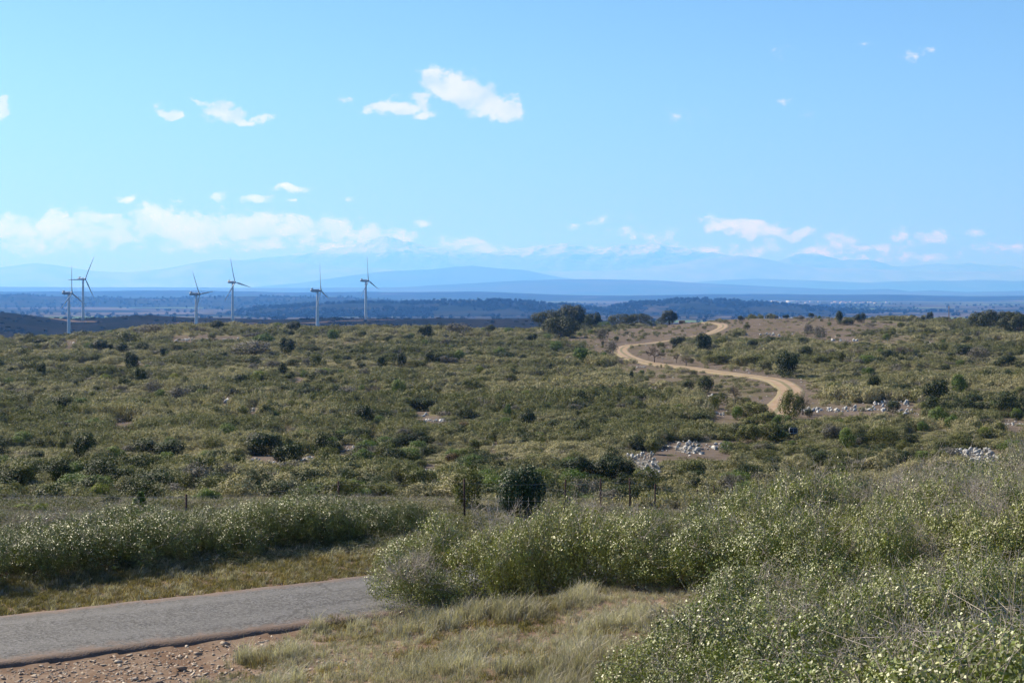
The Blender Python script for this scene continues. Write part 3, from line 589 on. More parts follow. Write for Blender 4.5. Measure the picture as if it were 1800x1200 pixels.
ridge('low_hills', 25000, 3000, [(-400,506),(0,504),(300,505),(560,506),(700,505),(800,500),(900,494),(980,490.5),(1050,490.5),(1150,493),(1250,498),(1330,502),(1420,506),(1500,510),(1560,508.5),(1600,512),(1640,509.5),(1700,512.5),(1800,511),(2200,511)], MT['farhill'], 600, 40, 10, 1800, 'long low blue ridge on the horizon in the middle', 51)
ridge('far_hills', 37000, 2500, [(400,508),(500,500),(560,492),(620,484),(680,477),(760,473),(800,469),(830,467),(870,471),(920,474),(980,486),(1040,494),(1150,500),(1250,494),(1330,490),(1420,492),(1520,497),(1620,493),(1720,492),(1850,495),(2100,498)], MT['farhill'], 500, 50, 22, 2200, 'hazy blue hill with a rounded top behind the middle of the plain', 53)
ridge('far_mountains', 49000, 4000, [(-500,476),(-100,474),(0,470),(60,463),(100,466),(160,476),(220,479),(280,473),(330,463),(380,456),(440,458),(520,462),(600,468),(700,474),(900,480),(1100,474),(1180,466),(1230,457),(1280,452),(1320,451),(1360,458),(1400,467),(1500,472),(1650,477),(1800,476),(2200,480)], MT['mtn'], 600, 50, 30, 2600, 'faint blue mountains low on the horizon at left and right', 57)
ridge('snowy_mountains', 55000, 4500, [(300,478),(420,466),(500,458),(560,450),(610,440),(650,430),(680,424),(700,429),(740,433),(790,446),(830,452),(870,449),(910,446),(950,438),(990,435),(1030,441),(1060,443),(1090,437),(1150,436),(1190,441),(1240,452),(1290,456),(1360,464),(1390,456),(1430,452),(1480,460),(1540,467),(1600,474),(1700,472),(1800,478),(2200,482)], MT['snow'], 1400, 170, 230, 2300, 'faint snow-capped mountain range above the horizon', 61, rid=True)

# ------------------------------------------------------------------ foliage prototypes
rs = np.random.default_rng(7)
def leaf_quads(C, N, L, W, rng):
    n = len(C); a = rng.normal(size=(n, 3)); t = np.cross(N, a); t /= np.linalg.norm(t, axis=1)[:, None] + 1e-9
    b = np.cross(N, t); b /= np.linalg.norm(b, axis=1)[:, None] + 1e-9
    L = np.broadcast_to(L, (n,))[:, None] * rng.uniform(.6, 1.3, (n, 1)); W = np.broadcast_to(W, (n,))[:, None] * rng.uniform(.7, 1.2, (n, 1))
    nn = N / (np.linalg.norm(N, axis=1)[:, None] + 1e-9)
    V = np.stack([C - t * L / 2, C + b * W / 2 + nn * W * .15, C + t * L / 2, C - b * W / 2 + nn * W * .15], 1).reshape(-1, 3)
    return V, np.arange(4 * n).reshape(-1, 4)
def lobes_dome(rng, n, rx, ry, h, spread=.62, sz=.5):
    L = [(0, 0, h * .45, rx * .62, ry * .62, h * .52)]
    for i in range(n):
        a = rng.uniform(0, 6.283); q = math.sqrt(rng.uniform(.05, 1)) * spread
        top = h * (1 - .55 * q * q) * rng.uniform(.8, 1.05); r = sz * rng.uniform(.7, 1.2)
        L.append((math.cos(a) * q * rx, math.sin(a) * q * ry, max(top - r * h * .55, h * .18), rx * r, ry * r, h * r * .85))
    return L
def crown_pts(rng, lobes, n, depth=.3, jit=.42):
    L = np.array(lobes); w = (L[:, 3] * L[:, 4] + L[:, 3] * L[:, 5]); k = rng.choice(len(L), size=int(n * 2.2), p=w / w.sum())
    d = rng.normal(size=(len(k), 3)); d /= np.linalg.norm(d, axis=1)[:, None]
    rad = 1 - depth * rng.uniform(0, 1, len(k)) ** 1.5 + .10 * rng.normal(size=len(k))
    P = L[k, :3] + d * L[k, 3:] * rad[:, None]
    ins = np.zeros(len(k), int)
    for l in L: ins += ((((P - l[:3]) / l[3:]) ** 2).sum(1) < .72).astype(int)
    keep = (P[:, 2] > .01) & ((ins == 0) | (rng.uniform(size=len(k)) < .22)); P = P[keep][:n]; d = d[keep][:n]
    N = d + rng.normal(size=P.shape) * jit + np.array([0, 0, .2]); N /= np.linalg.norm(N, axis=1)[:, None]
    return P, N
def twigs(mb, rng, lobes, n, m, r=.004, out=.12):
    L = np.array(lobes)
    for i in range(n):
        l = L[rng.integers(len(L))]; d = rng.normal(size=3); d[2] = abs(d[2]) + .25; d /= np.linalg.norm(d)
        p0 = l[:3] + d * l[3:] * .35; p1 = l[:3] + d * (l[3:] * 1.0 + out * rng.uniform(.1, 1.2)); b = rng.normal(size=3) * np.linalg.norm(p1 - p0) * .16
        pm = (p0 + p1) / 2 + b; mb.tube([p0, pm, p1], [r * 1.5, r, r * .5], 3, m, cap=False)
        for q in range(rng.integers(1, 4)):
            s0 = pm + (p1 - pm) * rng.uniform(0, .8); e = (p1 - pm) * .6 + rng.normal(size=3) * np.linalg.norm(p1 - pm) * .5
            mb.tube([s0, s0 + e], [r * .8, r * .4], 3, m, cap=False)
def bush_mesh(name, mat, seed, rx=1, ry=1, h=1, nl=9, n=3000, ls=.08, lw=.05, twig=0, depth=.3, spread=.62, sz=.5, tr=.006, out=.12, clus=0, cr=.05):
    rng = np.random.default_rng(seed); lb = lobes_dome(rng, nl, rx, ry, h, spread, sz); P, N = crown_pts(rng, lb, n, depth)
    if clus:
        nc = max(len(P) // clus, 8); ci = rng.choice(len(P), nc, replace=False); k = rng.integers(0, nc, len(P)); Pc, Nc = P[ci][k], N[ci][k]
        P2 = Pc + rng.normal(size=P.shape) * cr; mixk = (rng.uniform(size=len(P)) < .82)[:, None]; P = np.where(mixk, P2, P); P[:, 2] = np.abs(P[:, 2])
        N = np.where(mixk, Nc * .7 + N * .5 + (P2 - Pc) / cr * .30, N)
    mb = MB(); V, Q = leaf_quads(P, N, ls, lw, rng); mb.add(V, Q)
    if twig: twigs(mb, rng, lb, twig, 1, tr, out)
    return mb.mesh(name, [mat, MT['twig']])
def proto_coll(name, meshes):
    c = bpy.data.collections.new(name)
    for i, me in enumerate(meshes):
        o = bpy.data.objects.new('%s_%02d' % (name, i), me); c.objects.link(o)
    return c
def scatter(name, coll, P, rot, scl, idx, label, cat, kind='stuff'):
    me = bpy.data.meshes.new(name); P = np.asarray(P, np.float32); me.vertices.add(len(P)); me.vertices.foreach_set('co', P.ravel())
    a = me.attributes.new('rot', 'FLOAT_VECTOR', 'POINT'); a.data.foreach_set('vector', np.asarray(rot, np.float32).ravel())
    a = me.attributes.new('scl', 'FLOAT_VECTOR', 'POINT'); a.data.foreach_set('vector', np.asarray(scl, np.float32).ravel())
    a = me.attributes.new('idx', 'INT', 'POINT'); a.data.foreach_set('value', np.asarray(idx, np.int32))
    o = link(name, me); ng = bpy.data.node_groups.new(name, 'GeometryNodeTree')
    ng.interface.new_socket('Geometry', in_out='INPUT', socket_type='NodeSocketGeometry'); ng.interface.new_socket('Geometry', in_out='OUTPUT', socket_type='NodeSocketGeometry')
    gi = ng.nodes.new('NodeGroupInput'); go = ng.nodes.new('NodeGroupOutput'); ip = ng.nodes.new('GeometryNodeInstanceOnPoints')
    ci = ng.nodes.new('GeometryNodeCollectionInfo'); ci.inputs['Collection'].default_value = coll; ci.inputs['Separate Children'].default_value = True; ci.inputs['Reset Children'].default_value = True
    def na(nm, ty):
        x = ng.nodes.new('GeometryNodeInputNamedAttribute'); x.data_type = ty; x.inputs['Name'].default_value = nm; return x.outputs[0]
    ng.links.new(gi.outputs[0], ip.inputs['Points']); ng.links.new(ci.outputs[0], ip.inputs['Instance']); ip.inputs['Pick Instance'].default_value = True
    ng.links.new(na('idx', 'INT'), ip.inputs['Instance Index']); ng.links.new(na('scl', 'FLOAT_VECTOR'), ip.inputs['Scale'])
    e2r = ng.nodes.new('FunctionNodeEulerToRotation'); ng.links.new(na('rot', 'FLOAT_VECTOR'), e2r.inputs[0]); ng.links.new(e2r.outputs[0], ip.inputs['Rotation'])
    ng.links.new(ip.outputs[0], go.inputs[0])
    md = o.modifiers.new('scatter', 'NODES'); md.node_group = ng
    tag(o, label, cat, kind=kind); return o
def rotz(n, rng, tilt=.12): return np.stack([rng.normal(size=n) * tilt, rng.normal(size=n) * tilt, rng.uniform(0, 6.283, n)], 1)

def rock_mesh(mb, rng, c, s3, m=0, n=3):
    """an angular block: jittered, faceted"""
    k = 10; d = rng.normal(size=(10, 3)); d /= np.linalg.norm(d, axis=1)[:, None]
    import bmesh
    bm = bmesh.new()
    for v in d: bm.verts.new(v * rng.uniform(.6, 1.1) * np.array(s3) * .5)
    r = bmesh.ops.convex_hull(bm, input=bm.verts)
    bmesh.ops.delete(bm, geom=[v for v in bm.verts if not v.link_faces], context='VERTS')
    bm.verts.index_update(); V = np.array([v.co[:] for v in bm.verts]); T = [[v.index for v in f.verts] for f in bm.faces]; bm.free()
    mb.add(V + np.array(c), T=T, m=m)

# ------------------------------------------------------------------ hillside scrub (uncountable low growth)
def build_scrub():
    rng = np.random.default_rng(11)
    protos = [bush_mesh('scrub_clump', MT['scrub'], 100 + i, 1.0, 1.0, .72, 9, 1000, .115, .062, twig=0, depth=.35, spread=.78, sz=.34, clus=9, cr=.09) for i in range(6)]
    protos += [bush_mesh('scrub_clump', MT['grey'], 120 + i, .9, .9, .6, 7, 700, .10, .035, twig=14, depth=.5, spread=.7, sz=.42, tr=.012) for i in range(2)]
    protos += [bush_mesh('scrub_clump', MT['olive'], 130 + i, .9, .9, .75, 8, 900, .11, .06, depth=.35, spread=.65, sz=.42) for i in range(2)]
    protos += [bush_mesh('scrub_clump', MT['dark'], 140 + i, .9, .9, .9, 8, 1000, .11, .06, depth=.3, spread=.6, sz=.42) for i in range(2)]
    coll = proto_coll('scrub_prototype', protos)
    N = 105000
    ld = rng.uniform(math.log(58), math.log(640), N); D = np.exp(ld); a = rng.uniform(-.44, .44, N); x = a * D; y = D; z = gz(x, y)
    # density per unit area falls as 1/D^2 * const; thin by D so spacing follows scale
    scl0 = np.clip(.80 * (D / 70) ** .40, .7, 1.8)
    d = scrub_density(x, y, z, True); keep = rng.uniform(size=N) < d * .55
    x, y, z, D, d, scl0 = [q[keep] for q in (x, y, z, D, d, scl0)]; n = len(x)
    pt = perlin(x / 17, y / 11, 71) + .5 * perlin(x / 6, y / 5, 72)
    hsc = np.clip(.95 + 1.0 * pt + 1.1 * perlin(x / 60, y / 30, 73), .34, 2.4) * np.where(d < .9, .5, 1)
    k = rng.uniform(size=n); gy = perlin(x / 30, y / 22, 75); dk = perlin(x / 20, y / 12, 77) + .5 * perlin(x / 8, y / 6, 78)
    idx = rng.integers(0, 6, n); idx = np.where((k < .10 + .35 * np.clip(gy, 0, 1)), rng.integers(6, 8, n), idx)
    k = rng.uniform(size=n); idx = np.where(k < .06 + .6 * np.clip(dk - .15, 0, 1), rng.integers(8, 10, n), idx)
    k = rng.uniform(size=n); idx = np.where(k < .015 + .5 * np.clip(dk - .55, 0, 1), rng.integers(10, 12, n), idx)
    w = scl0 * np.exp(rng.normal(size=n) * .28) * .95 * np.clip(.85 + .35 * pt, .6, 1.3) * np.where(d < .9, .6, 1)
    w = np.where(D < 150, np.minimum(w, 1.15), w); S = np.stack([w, w, np.minimum(scl0 ** .75 * hsc * rng.uniform(.8, 1.25, n), np.where(D < 150, 1.5, 2.6))], 1)
    scatter('garrigue_scrub', coll, np.stack([x, y, z - .05], 1), rotz(n, rng, .06), S, idx, 'low grey-green garrigue scrub covering the hillside', 'scrub')
    N = 15000; D = np.exp(rng.uniform(math.log(60), math.log(560), N)); x = rng.uniform(-.44, .44, N) * D; y = D; z = gz(x, y)
    d = scrub_density(x, y, z, True); dk = perlin(x / 24, y / 13, 87) + .7 * perlin(x / 9, y / 6, 88)
    kp = rng.uniform(size=N) < np.clip(.05 + 1.0 * (dk - .05) + .22 * (D < 125), .03, .9) * d * np.where(d < .9, .5, 1); x, y, z, D = x[kp], y[kp], z[kp], D[kp]; n2 = len(x)
    pr = [bush_mesh('thick_bush', MT[m_], 160 + i, .55, .55, 1.0, 14, 3000, .052, .032, depth=.32, spread=.68, sz=.34, clus=10, cr=.04) for i, m_ in enumerate(('dark', 'dark', 'olive', 'olive', 'scrub', 'scrub', 'green', 'grey'))]
    hh = np.exp(rng.normal(size=n2) * .25) * np.clip(.95 * (D / 90) ** .22, .9, 1.5); w = np.minimum(hh * rng.uniform(1.1, 2.1, n2), np.where(D < 140, 1.9, 3.5))
    ix = rng.choice(8, n2, p=[.17, .15, .17, .13, .12, .1, .08, .08])
    scatter('hillside_bushes', proto_coll('thick_prototype', pr), np.stack([x, y, z - .06], 1), rotz(n2, rng, .05), np.stack([w, w, hh], 1), ix, 'thick merging evergreen bushes in drifts across the hillside', 'scrub')
    return n, n2
print('scrub', build_scrub())
def loose_stones():
    rng = np.random.default_rng(14); pr = []
    for i in range(6):
        m = MB(); rock_mesh(m, np.random.default_rng(1400 + i), (0, 0, 0), (1, .8, .6)); pr.append(m.mesh('pale_stone', [MT['lime']]))
    N = 60000; D = np.exp(rng.uniform(math.log(62), math.log(560), N)); x = rng.uniform(-.42, .42, N) * D; y = D; z = gz(x, y); d = scrub_density(x, y, z)
    c = perlin(x / 5, y / 4, 15) + .5 * perlin(x / 1.7, y / 1.7, 16); k = (d < .5) & (d > 0) & (c > .12) & (rng.uniform(size=N) < .5) | (rng.uniform(size=N) < .004); x, y, z = x[k], y[k], z[k]; n = len(x)
    s_ = (.08 + .34 * rng.uniform(0, 1, n) ** 3) * np.clip(y / 170, .8, 1.7)
    scatter('loose_limestone', proto_coll('pale_stone_prototype', pr), np.stack([x, y, z + .02], 1), rotz(n, rng, .3), np.stack([s_ * 1.3, s_, s_], 1), rng.integers(0, 6, n), 'small pale stones strewn over the bare patches of the hillside', 'stones')

# distant scrub on the wind-farm plateau and trees on the wooded hills
loose_stones()
def build_far_plants():
    rng = np.random.default_rng(12)
    pr = [bush_mesh('far_clump', MT['scrubfar'], 200 + i, 1, 1, .8, 6, 120, .45, .35, depth=.4) for i in range(4)]
    coll = proto_coll('far_prototype', pr)
    N = 9000; D = np.exp(rng.uniform(math.log(900), math.log(2150), N)); x = rng.uniform(-.44, .2, N) * D; y = D
    c = perlin(x / 160, y / 120, 81) + .6 * perlin(x / 45, y / 40, 82); keep = rng.uniform(size=N) < np.clip(.16 + 1.1 * (c - .10), .08, 1); x, y = x[keep], y[keep]; n = len(x); z = gz(x, y)
    s_ = rng.uniform(1.2, 3.0, n); S = np.stack([s_ * 1.4, s_ * 1.2, s_ * .8], 1)
    scatter('plateau_scrub', coll, np.stack([x, y, z - .1], 1), rotz(n, rng, 0), S, rng.integers(0, 4, n), 'dark scrub dotting the far plateau below the wind turbines', 'scrub')
    pr = [bush_mesh('far_tree', MT['forest'], 220 + i, .5, .5, 1.0, 5, 70, .3, .25, depth=.4) for i in range(4)]
    coll = proto_coll('far_tree_prototype', pr); PT = []
    for key, n_, dn in (('a', 5200, 0), ('b', 5200, 0), ('c', 2600, 0), ('d', 1400, 0)):
        g = RD[key]; nr, na, _ = g.shape; i = rng.integers(0, nr - 1, n_); j = rng.integers(0, na - 1, n_); fi = rng.uniform(size=(n_, 1)); fj = rng.uniform(size=(n_, 1))
        p = (g[i, j] * (1 - fi) + g[i + 1, j] * fi) * (1 - fj) + (g[i, j + 1] * (1 - fi) + g[i + 1, j + 1] * fi) * fj
        m = fbm(p[:, 0] / 300, p[:, 1] / 300, 3, 91) > -.15; PT.append(p[m & (p[:, 2] > -105)])
    # loose trees on the near plain
    n_ = 2600; D = rng.uniform(2800, 9000, n_); xx = rng.uniform(-.42, .42, n_) * D; m = fbm(xx / 500, D / 260, 3, 95) > .12
    PT.append(np.stack([xx, D, gz(xx, D)], 1)[m])
    P = np.concatenate(PT); n = len(P); h = rng.uniform(7, 13, n); S = np.stack([h * 1.5, h * 1.5, h], 1)
    scatter('distant_forest', coll, P - np.array([0, 0, 1.]), rotz(n, rng, 0), S, rng.integers(0, 4, n), 'dark forest trees covering the distant hills', 'forest')
build_far_plants()

# ------------------------------------------------------------------ shrubs and trees one can tell apart
COLN = {'dark': 'dark green', 'green': 'mid green', 'bright': 'bright yellow-green', 'olive': 'olive green', 'grey': 'grey', 'rust': 'rusty brown'}
PROTO = {}
for c_, (mt) in {'dark': 'dark', 'green': 'green', 'bright': 'bright', 'olive': 'olive', 'grey': 'grey', 'rust': 'rust'}.items():
    PROTO[c_] = [bush_mesh(c_ + '_shrub', MT[mt], 300 + 10 * list(COLN).index(c_) + i, .5, .5, 1.0, 16, 3400 if c_ != 'grey' else 1700, .055, .038, twig=18 if c_ == 'grey' else 0, depth=.4, spread=.8 if i % 2 else .66, sz=.33, tr=.005, out=.04) for i in range(4 if c_ == 'dark' else 3)]
LMK = [(121,560,'the leftmost wind turbine'),(345,550,'the third wind turbine from left'),(558,550,'the fifth wind turbine from left'),(643,530,'the rightmost wind turbine'),(398,705,'the lone pale boulder'),(985,570,'the big dark oaks on the skyline'),
 (1150,620,'the round leafless tree'),(1411,705,'the leafless tree at the track bend'),(1392,715,'the olive bush in the lower track bend'),(1520,717,'the white rubble strip right of the track'),(1139,815,'the white limestone outcrop above the fence'),(1216,783,'the pale rocks below the track'),
 (1735,806,'the white outcrop at the right'),(1668,552,'the wooden pole'),(1760,565,'the oaks at the right edge'),(918,850,'the glossy round bush behind the fence'),(330,890,'the leftmost rusty fence post'),(598,865,'the second rusty fence post'),
 (750,735,'the stony gap in the middle slope'),(1394,762,'the small dark metal frame'),(1092,616,'the upper track bend'),(1255,572,'the top end of the track'),(440,808,'the long stony patch at left centre'),(140,815,'the pale stones at far left'),(1640,690,'the round dark bush on the right slope'),(200,650,'the tallest dark bushes on the left slope')]
def base_label(u, v, w, h, kind, noun):
    best = min(LMK, key=lambda L: math.hypot((u - L[0]) * .8, (v - L[1]) * 1.2) + (0 if math.hypot(u - L[0], v - L[1]) > 12 else 400))
    du, dv = u - best[0], v - best[1]
    rel = ('right of' if du > 0 else 'left of') if abs(du) > abs(dv) * 1.1 else ('below' if dv > 0 else 'above')
    size = 'broad' if w > 2 * h else ('tall' if h > 1.15 * w else ('large' if w > 36 else ('small' if w < 18 else 'rounded')))
    return size, COLN.get(kind, kind), noun, rel, best[2]
ORD = ['leftmost', 'second from left', 'third from left', 'fourth from left', 'fifth from left', 'sixth from left', 'seventh from left']
def build_shrubs():
    rng = np.random.default_rng(21); info = []
    for (u, v, w, h, kd) in SHR:
        x, y, z = at(u, v, 46 if v > 850 else 62, 640)
        pr = PROTO[kd]; me = pr[rng.integers(len(pr))]; W = w / F * y * 1.16; H = h / F * y * 1.16 + .1
        o = link('shrub', me, None, (x, y, z - .04 * H), (0, 0, rng.uniform(0, 6.283)), (W, W * rng.uniform(.85, 1.1), H))
        info.append((o, u, base_label(u, v, w, h, kd, 'bush')))
    by = {}
    for o, u, b in info: by.setdefault(b, []).append((u, o))
    for (size, coln, noun, rel, lm), L in by.items():
        L.sort(key=lambda t: t[0])
        for i, (u, o) in enumerate(L):
            if len(L) == 1: lab = f'{size} {coln} {noun} {rel} {lm}'
            elif i == len(L) - 1: lab = f'rightmost {size} {coln} {noun} {rel} {lm}'
            else: lab = f'{ORD[i]} {size} {coln} {noun} {rel} {lm}'
            if len(lab.split()) > 16: lab = lab.replace('second from left', 'second').replace('third from left', 'third').replace('the olive bush in the lower track bend', 'the olive bush beside the track')
            tag(o, lab, 'bush', 'bushes standing out of the hillside scrub')
    # small anonymous bushes between them
    n = 0
    while n < 110:
        y = math.exp(rng.uniform(math.log(75), math.log(560))); x = rng.uniform(-.40, .40) * y
        z = G(x, y); u, v = 900 + F * x / y, HZ - F * z / y
        if float(seg_dist(np.array([x]), np.array([y]), TRK)[0]) < 5: continue
        if min(abs(u - s_[0]) + 2 * abs(v - s_[1]) for s_ in SHR) < 18: continue
        kd = ['dark', 'green', 'olive'][rng.integers(3)]; pr = PROTO[kd]; H = rng.uniform(.7, 1.5); W = H * rng.uniform(.9, 1.6)
        o = link('shrub', pr[rng.integers(len(pr))], None, (x, y, z - .03), (0, 0, rng.uniform(0, 6.283)), (W, W, H))
        tag(o, f'small {COLN[kd]} shrub among the low scrub of the hillside', 'shrub', f'small {COLN[kd]} shrubs scattered over the hillside'); n += 1
build_shrubs()

def tree(u, v, w, h, mat, label, seed, group=None, trunk=.10, n=7000, lobes=22, name='tree', dmin=70, leaf=.05, D=None):
    x, y, z = at(u, v, dmin, 640)
    rng = np.random.default_rng(seed); W = 1.3 * w / F * y; H = 1.02 * h / F * y
    lb = lobes_dome(rng, lobes, W / 2, W / 2 * .9, H, .80, .27)
    lb = [(a, b, c + H * trunk * .5, d, e, f) for a, b, c, d, e, f in lb]
    P, N = crown_pts(rng, lb, n, .3); P = P * np.array([1, 1, 1]); k = P[:, 2] > H * trunk * rng.uniform(.3, 1.2, len(P)); P, N = P[k], N[k]
    sc_ = H / max(P[:, 2].max(), .1); P = P * np.array([1, 1, sc_])
    mb = MB(); V, Q = leaf_quads(P, N, leaf * H, leaf * H * .7, rng); mb.add(V, Q)
    r = empty(name, (x, y, z), 0); tag(r, label, 'tree', group)
    mb.obj('crown', mat, r)
    tb = MB(); R0 = .035 * H
    tb.tube([(0, 0, -.15), (.02 * H, 0, H * .15), (.0, .02 * H, H * .38)], [R0 * 1.3, R0, R0 * .6], 8)
    for i in range(6):
        a = rng.uniform(0, 6.28); e = rng.uniform(.25, .38)
        tb.tube([(0, 0, H * .14), (math.cos(a) * W * .12, math.sin(a) * W * .12, H * .32), (math.cos(a) * W * e, math.sin(a) * W * e, H * .6)], [R0 * .55, R0 * .4, R0 * .15], 5)
    tb.obj('trunk', MT['bark'], r); return r
g1 = 'dark oaks on the skyline'
tree(964, 577, 52, 37, MT['holm'], 'leftmost dark oak behind the broad front oak on the skyline', 501, g1)
tree(1004, 577, 52, 43, MT['holm'], 'tallest dark oak rising behind the broad front oak', 502, g1)
tree(985, 594, 64, 40, MT['holm'], 'broad round dark oak in front, reaching down to the bare ground', 503, g1, trunk=.06, n=9000)
tree(1030, 575, 22, 24, MT['olive'], 'small rounded green tree right of the broad front oak', 504, g1, n=4000)
tree(1045, 575, 26, 29, MT['dark'], 'ragged dark tree at the right end of the left oak clump', 505, g1, n=4000)
tree(1063, 577, 20, 13, MT['green'], 'low green tree between the two oak clumps', 506, g1, n=3000, trunk=.08)
tree(1090, 571, 46, 24, MT['holm'], 'left dark oak of the middle skyline clump', 507, g1, n=6000)
tree(1122, 569, 38, 24, MT['holm'], 'right dark oak of the middle skyline clump', 508, g1, n=6000)
tree(1147, 571, 18, 10, MT['green'], 'low rounded green bush tree right of the middle clump', 509, g1, n=2500, trunk=.05)
tree(1163, 569, 16, 16, MT['holm'], 'shorter of the two dark trees near the brown stone block', 510, g1, n=3000)
tree(1176, 568, 24, 27, MT['holm'], 'tall pointed dark tree left of the brown stone block', 511, g1, n=5000)
g2 = 'dark oaks at the right edge'
tree(1737, 579, 56, 35, MT['holm'], 'left of the three dark oaks at the right edge', 521, g2, n=8000)
tree(1768, 574, 30, 28, MT['holm'], 'middle dark oak behind the other two at right edge', 522, g2, n=5000)
tree(1788, 588, 54, 40, MT['holm'], 'nearest dark oak at the far right edge', 523, g2, n=8000)

def bare_tree(u, v, w, h, label, seed, dense=1.0, name='leafless_tree', col=None, dmin=70):
    x, y, z = at(u, v, dmin, 640); H = h / F * y; W = w / F * y; rng = np.random.default_rng(seed)
    r = empty(name, (x, y, z)); tag(r, label, 'tree', 'leafless trees on the hillside')
    tb = MB(); cb = MB(); R0 = .030 * H
    tb.tube([(0, 0, -.1), (.01 * H, 0, H * .16), (-.01 * H, .01 * H, H * .33)], [R0 * 1.3, R0, R0 * .8], 7)
    def br(p, d, L, rad, lev):
        q = p + d * L * .5 + rng.normal(size=3) * L * .05; e = p + d * L + rng.normal(size=3) * L * .07
        cb.tube([p, q, e], [rad, rad * .8, rad * .55], 4 if lev < 2 else 3, cap=False)
        if lev >= 4: return
        for k in range(rng.integers(3, 5) if lev < 3 else int(4 * dense)):
            nd = d + rng.normal(size=3) * .62; nd[2] = nd[2] * .7 + .12; nd /= np.linalg.norm(nd); s_ = p + (e - p) * rng.uniform(.35, 1)
            br(s_, nd, L * rng.uniform(.55, .8), rad * .6, lev + 1)
    for k in range(7):
        a = k / 7 * 6.283 + rng.uniform(-.3, .3); d = np.array([math.cos(a) * W / H * .75, math.sin(a) * W / H * .75, rng.uniform(.3, 1.0)]); d /= np.linalg.norm(d)
        br(np.array([0, 0, H * rng.uniform(.2, .33)]), d, H * .32, R0 * .55, 0)
    m = col or MT['bark']; tb.obj('trunk', m, r); o = cb.obj('branches', m, r)
    V = np.concatenate(cb.V); o.scale = (W / max(np.ptp(V[:, 0]), .1), W / max(np.ptp(V[:, 1]), .1), H / max(V[:, 2].max(), .1)); return r
bare_tree(1150, 638, 38, 33, 'round leafless tree with a bare trunk inside the track bend', 601, 1.3)
bare_tree(1206, 643, 24, 24, 'smaller leafless tree in the scrub row right of the round one', 602)
bare_tree(1189, 638, 14, 17, 'slight leafless tree between the two larger leafless trees', 606)
bare_tree(1411, 729, 36, 44, 'spreading leafless tree at the right of the lower track bend', 603)
bare_tree(1292, 712, 30, 38, 'upright grey leafless tree below the middle of the track', 604, 1.3)
bare_tree(1502, 632, 36, 24, 'wide purple-grey leafless tree on the right slope', 605, 1.3)
bare_tree(1590, 628, 36, 22, 'wide dark leafless tree in the shrub row on the right slope', 607, 1.3)
bare_tree(655, 702, 36, 30, 'grey leafless bush left of the bright green bush on middle slope', 608, 1.4)
bare_tree(830, 702, 26, 22, 'thin grey leafless bush on the upper middle slope', 609, 1.2)

# ------------------------------------------------------------------ limestone
for i, (u, v, w, h, n, lab) in enumerate(RK):
    rng = np.random.default_rng(900 + i); x, y, z = at(u, v, 50 if v > 850 else 66, 640); W = w / F * y * 1.05; H = h / F * y * 1.1
    depth = H * 1.6 + W * .25 if n > 1 else W * .8; mb = MB()
    if n >= 10: depth = W * .5 + H * 2.5
    depth = min(depth, 12)
    if n == 1: rock_mesh(mb, rng, (0, 0, H * .42), (W, W * .8, H * 1.15)); rock_mesh(mb, rng, (W * .2, -.1, H * .2), (W * .6, W * .5, H * .5))
    else:
        steep = n >= 60 or (h > .5 * w)
        bs = min(max(W / n ** .5 * (.95 if steep else .75), .14), 1.0); n = int(n * (1.7 if steep else 1.3)) if n >= 10 else n
        g_ = 14; gx, gy = np.meshgrid(np.linspace(-.56, .56, g_) * W, np.linspace(-.18, 1.05, g_) * depth if n > 8 else np.linspace(-.3, .5, g_) * W / n * 1.5)
        er = np.hypot(gx / (W * .56), (gy - gy.mean()) / (np.ptp(gy) * .5)); gz_ = gz(x + gx, y + gy) - z - .05 - .35 * np.clip(er - .55, 0, 1) + .10 * perlin(gx / .7 + i, gy / .7, 5)
        if steep and n > 8: gz_ = gz_ + np.clip(gy / depth, 0, 1) * H * .45
        kk = (np.arange(g_ - 1)[:, None] * g_ + np.arange(g_ - 1)[None]).ravel(); mb.add(np.stack([gx, gy, gz_], -1).reshape(-1, 3), np.stack([kk, kk + 1, kk + g_ + 1, kk + g_], 1), m=1)
        for k in range(n):
            px_, py_ = rng.uniform(-.5, .5) * W, rng.uniform(-.15, 1) * depth; s_ = bs * (.3 + 1.2 * rng.uniform() ** 2)
            if n <= 8: px_, py_, s_ = ((k + .5) / n - .5) * W * .9, rng.uniform(0, .2) * W / n, W / n * rng.uniform(1.35, 1.9)
            gg = G(x + px_, y + py_) - z + (py_ / depth * H * .55 if steep else 0)
            rock_mesh(mb, rng, (px_, py_, gg + s_ * .15), (s_ * rng.uniform(.8, 1.4), s_, s_ * rng.uniform(.7, 1.3)))
            if steep: rock_mesh(mb, rng, (px_, py_ + .2, gg - s_ * .3), (s_ * 1.3, s_ * 1.3, s_ * 1.5))
    o = mb.obj('limestone_outcrop' if n > 1 else 'boulder', [MT['lime'], MT['rubble']], None, loc=(x, y, z)); tag(o, lab, 'rocks' if n > 1 else 'boulder', 'pale limestone rocks on the hillside')  # half-buried outcrops and scattered stones, one object per patch

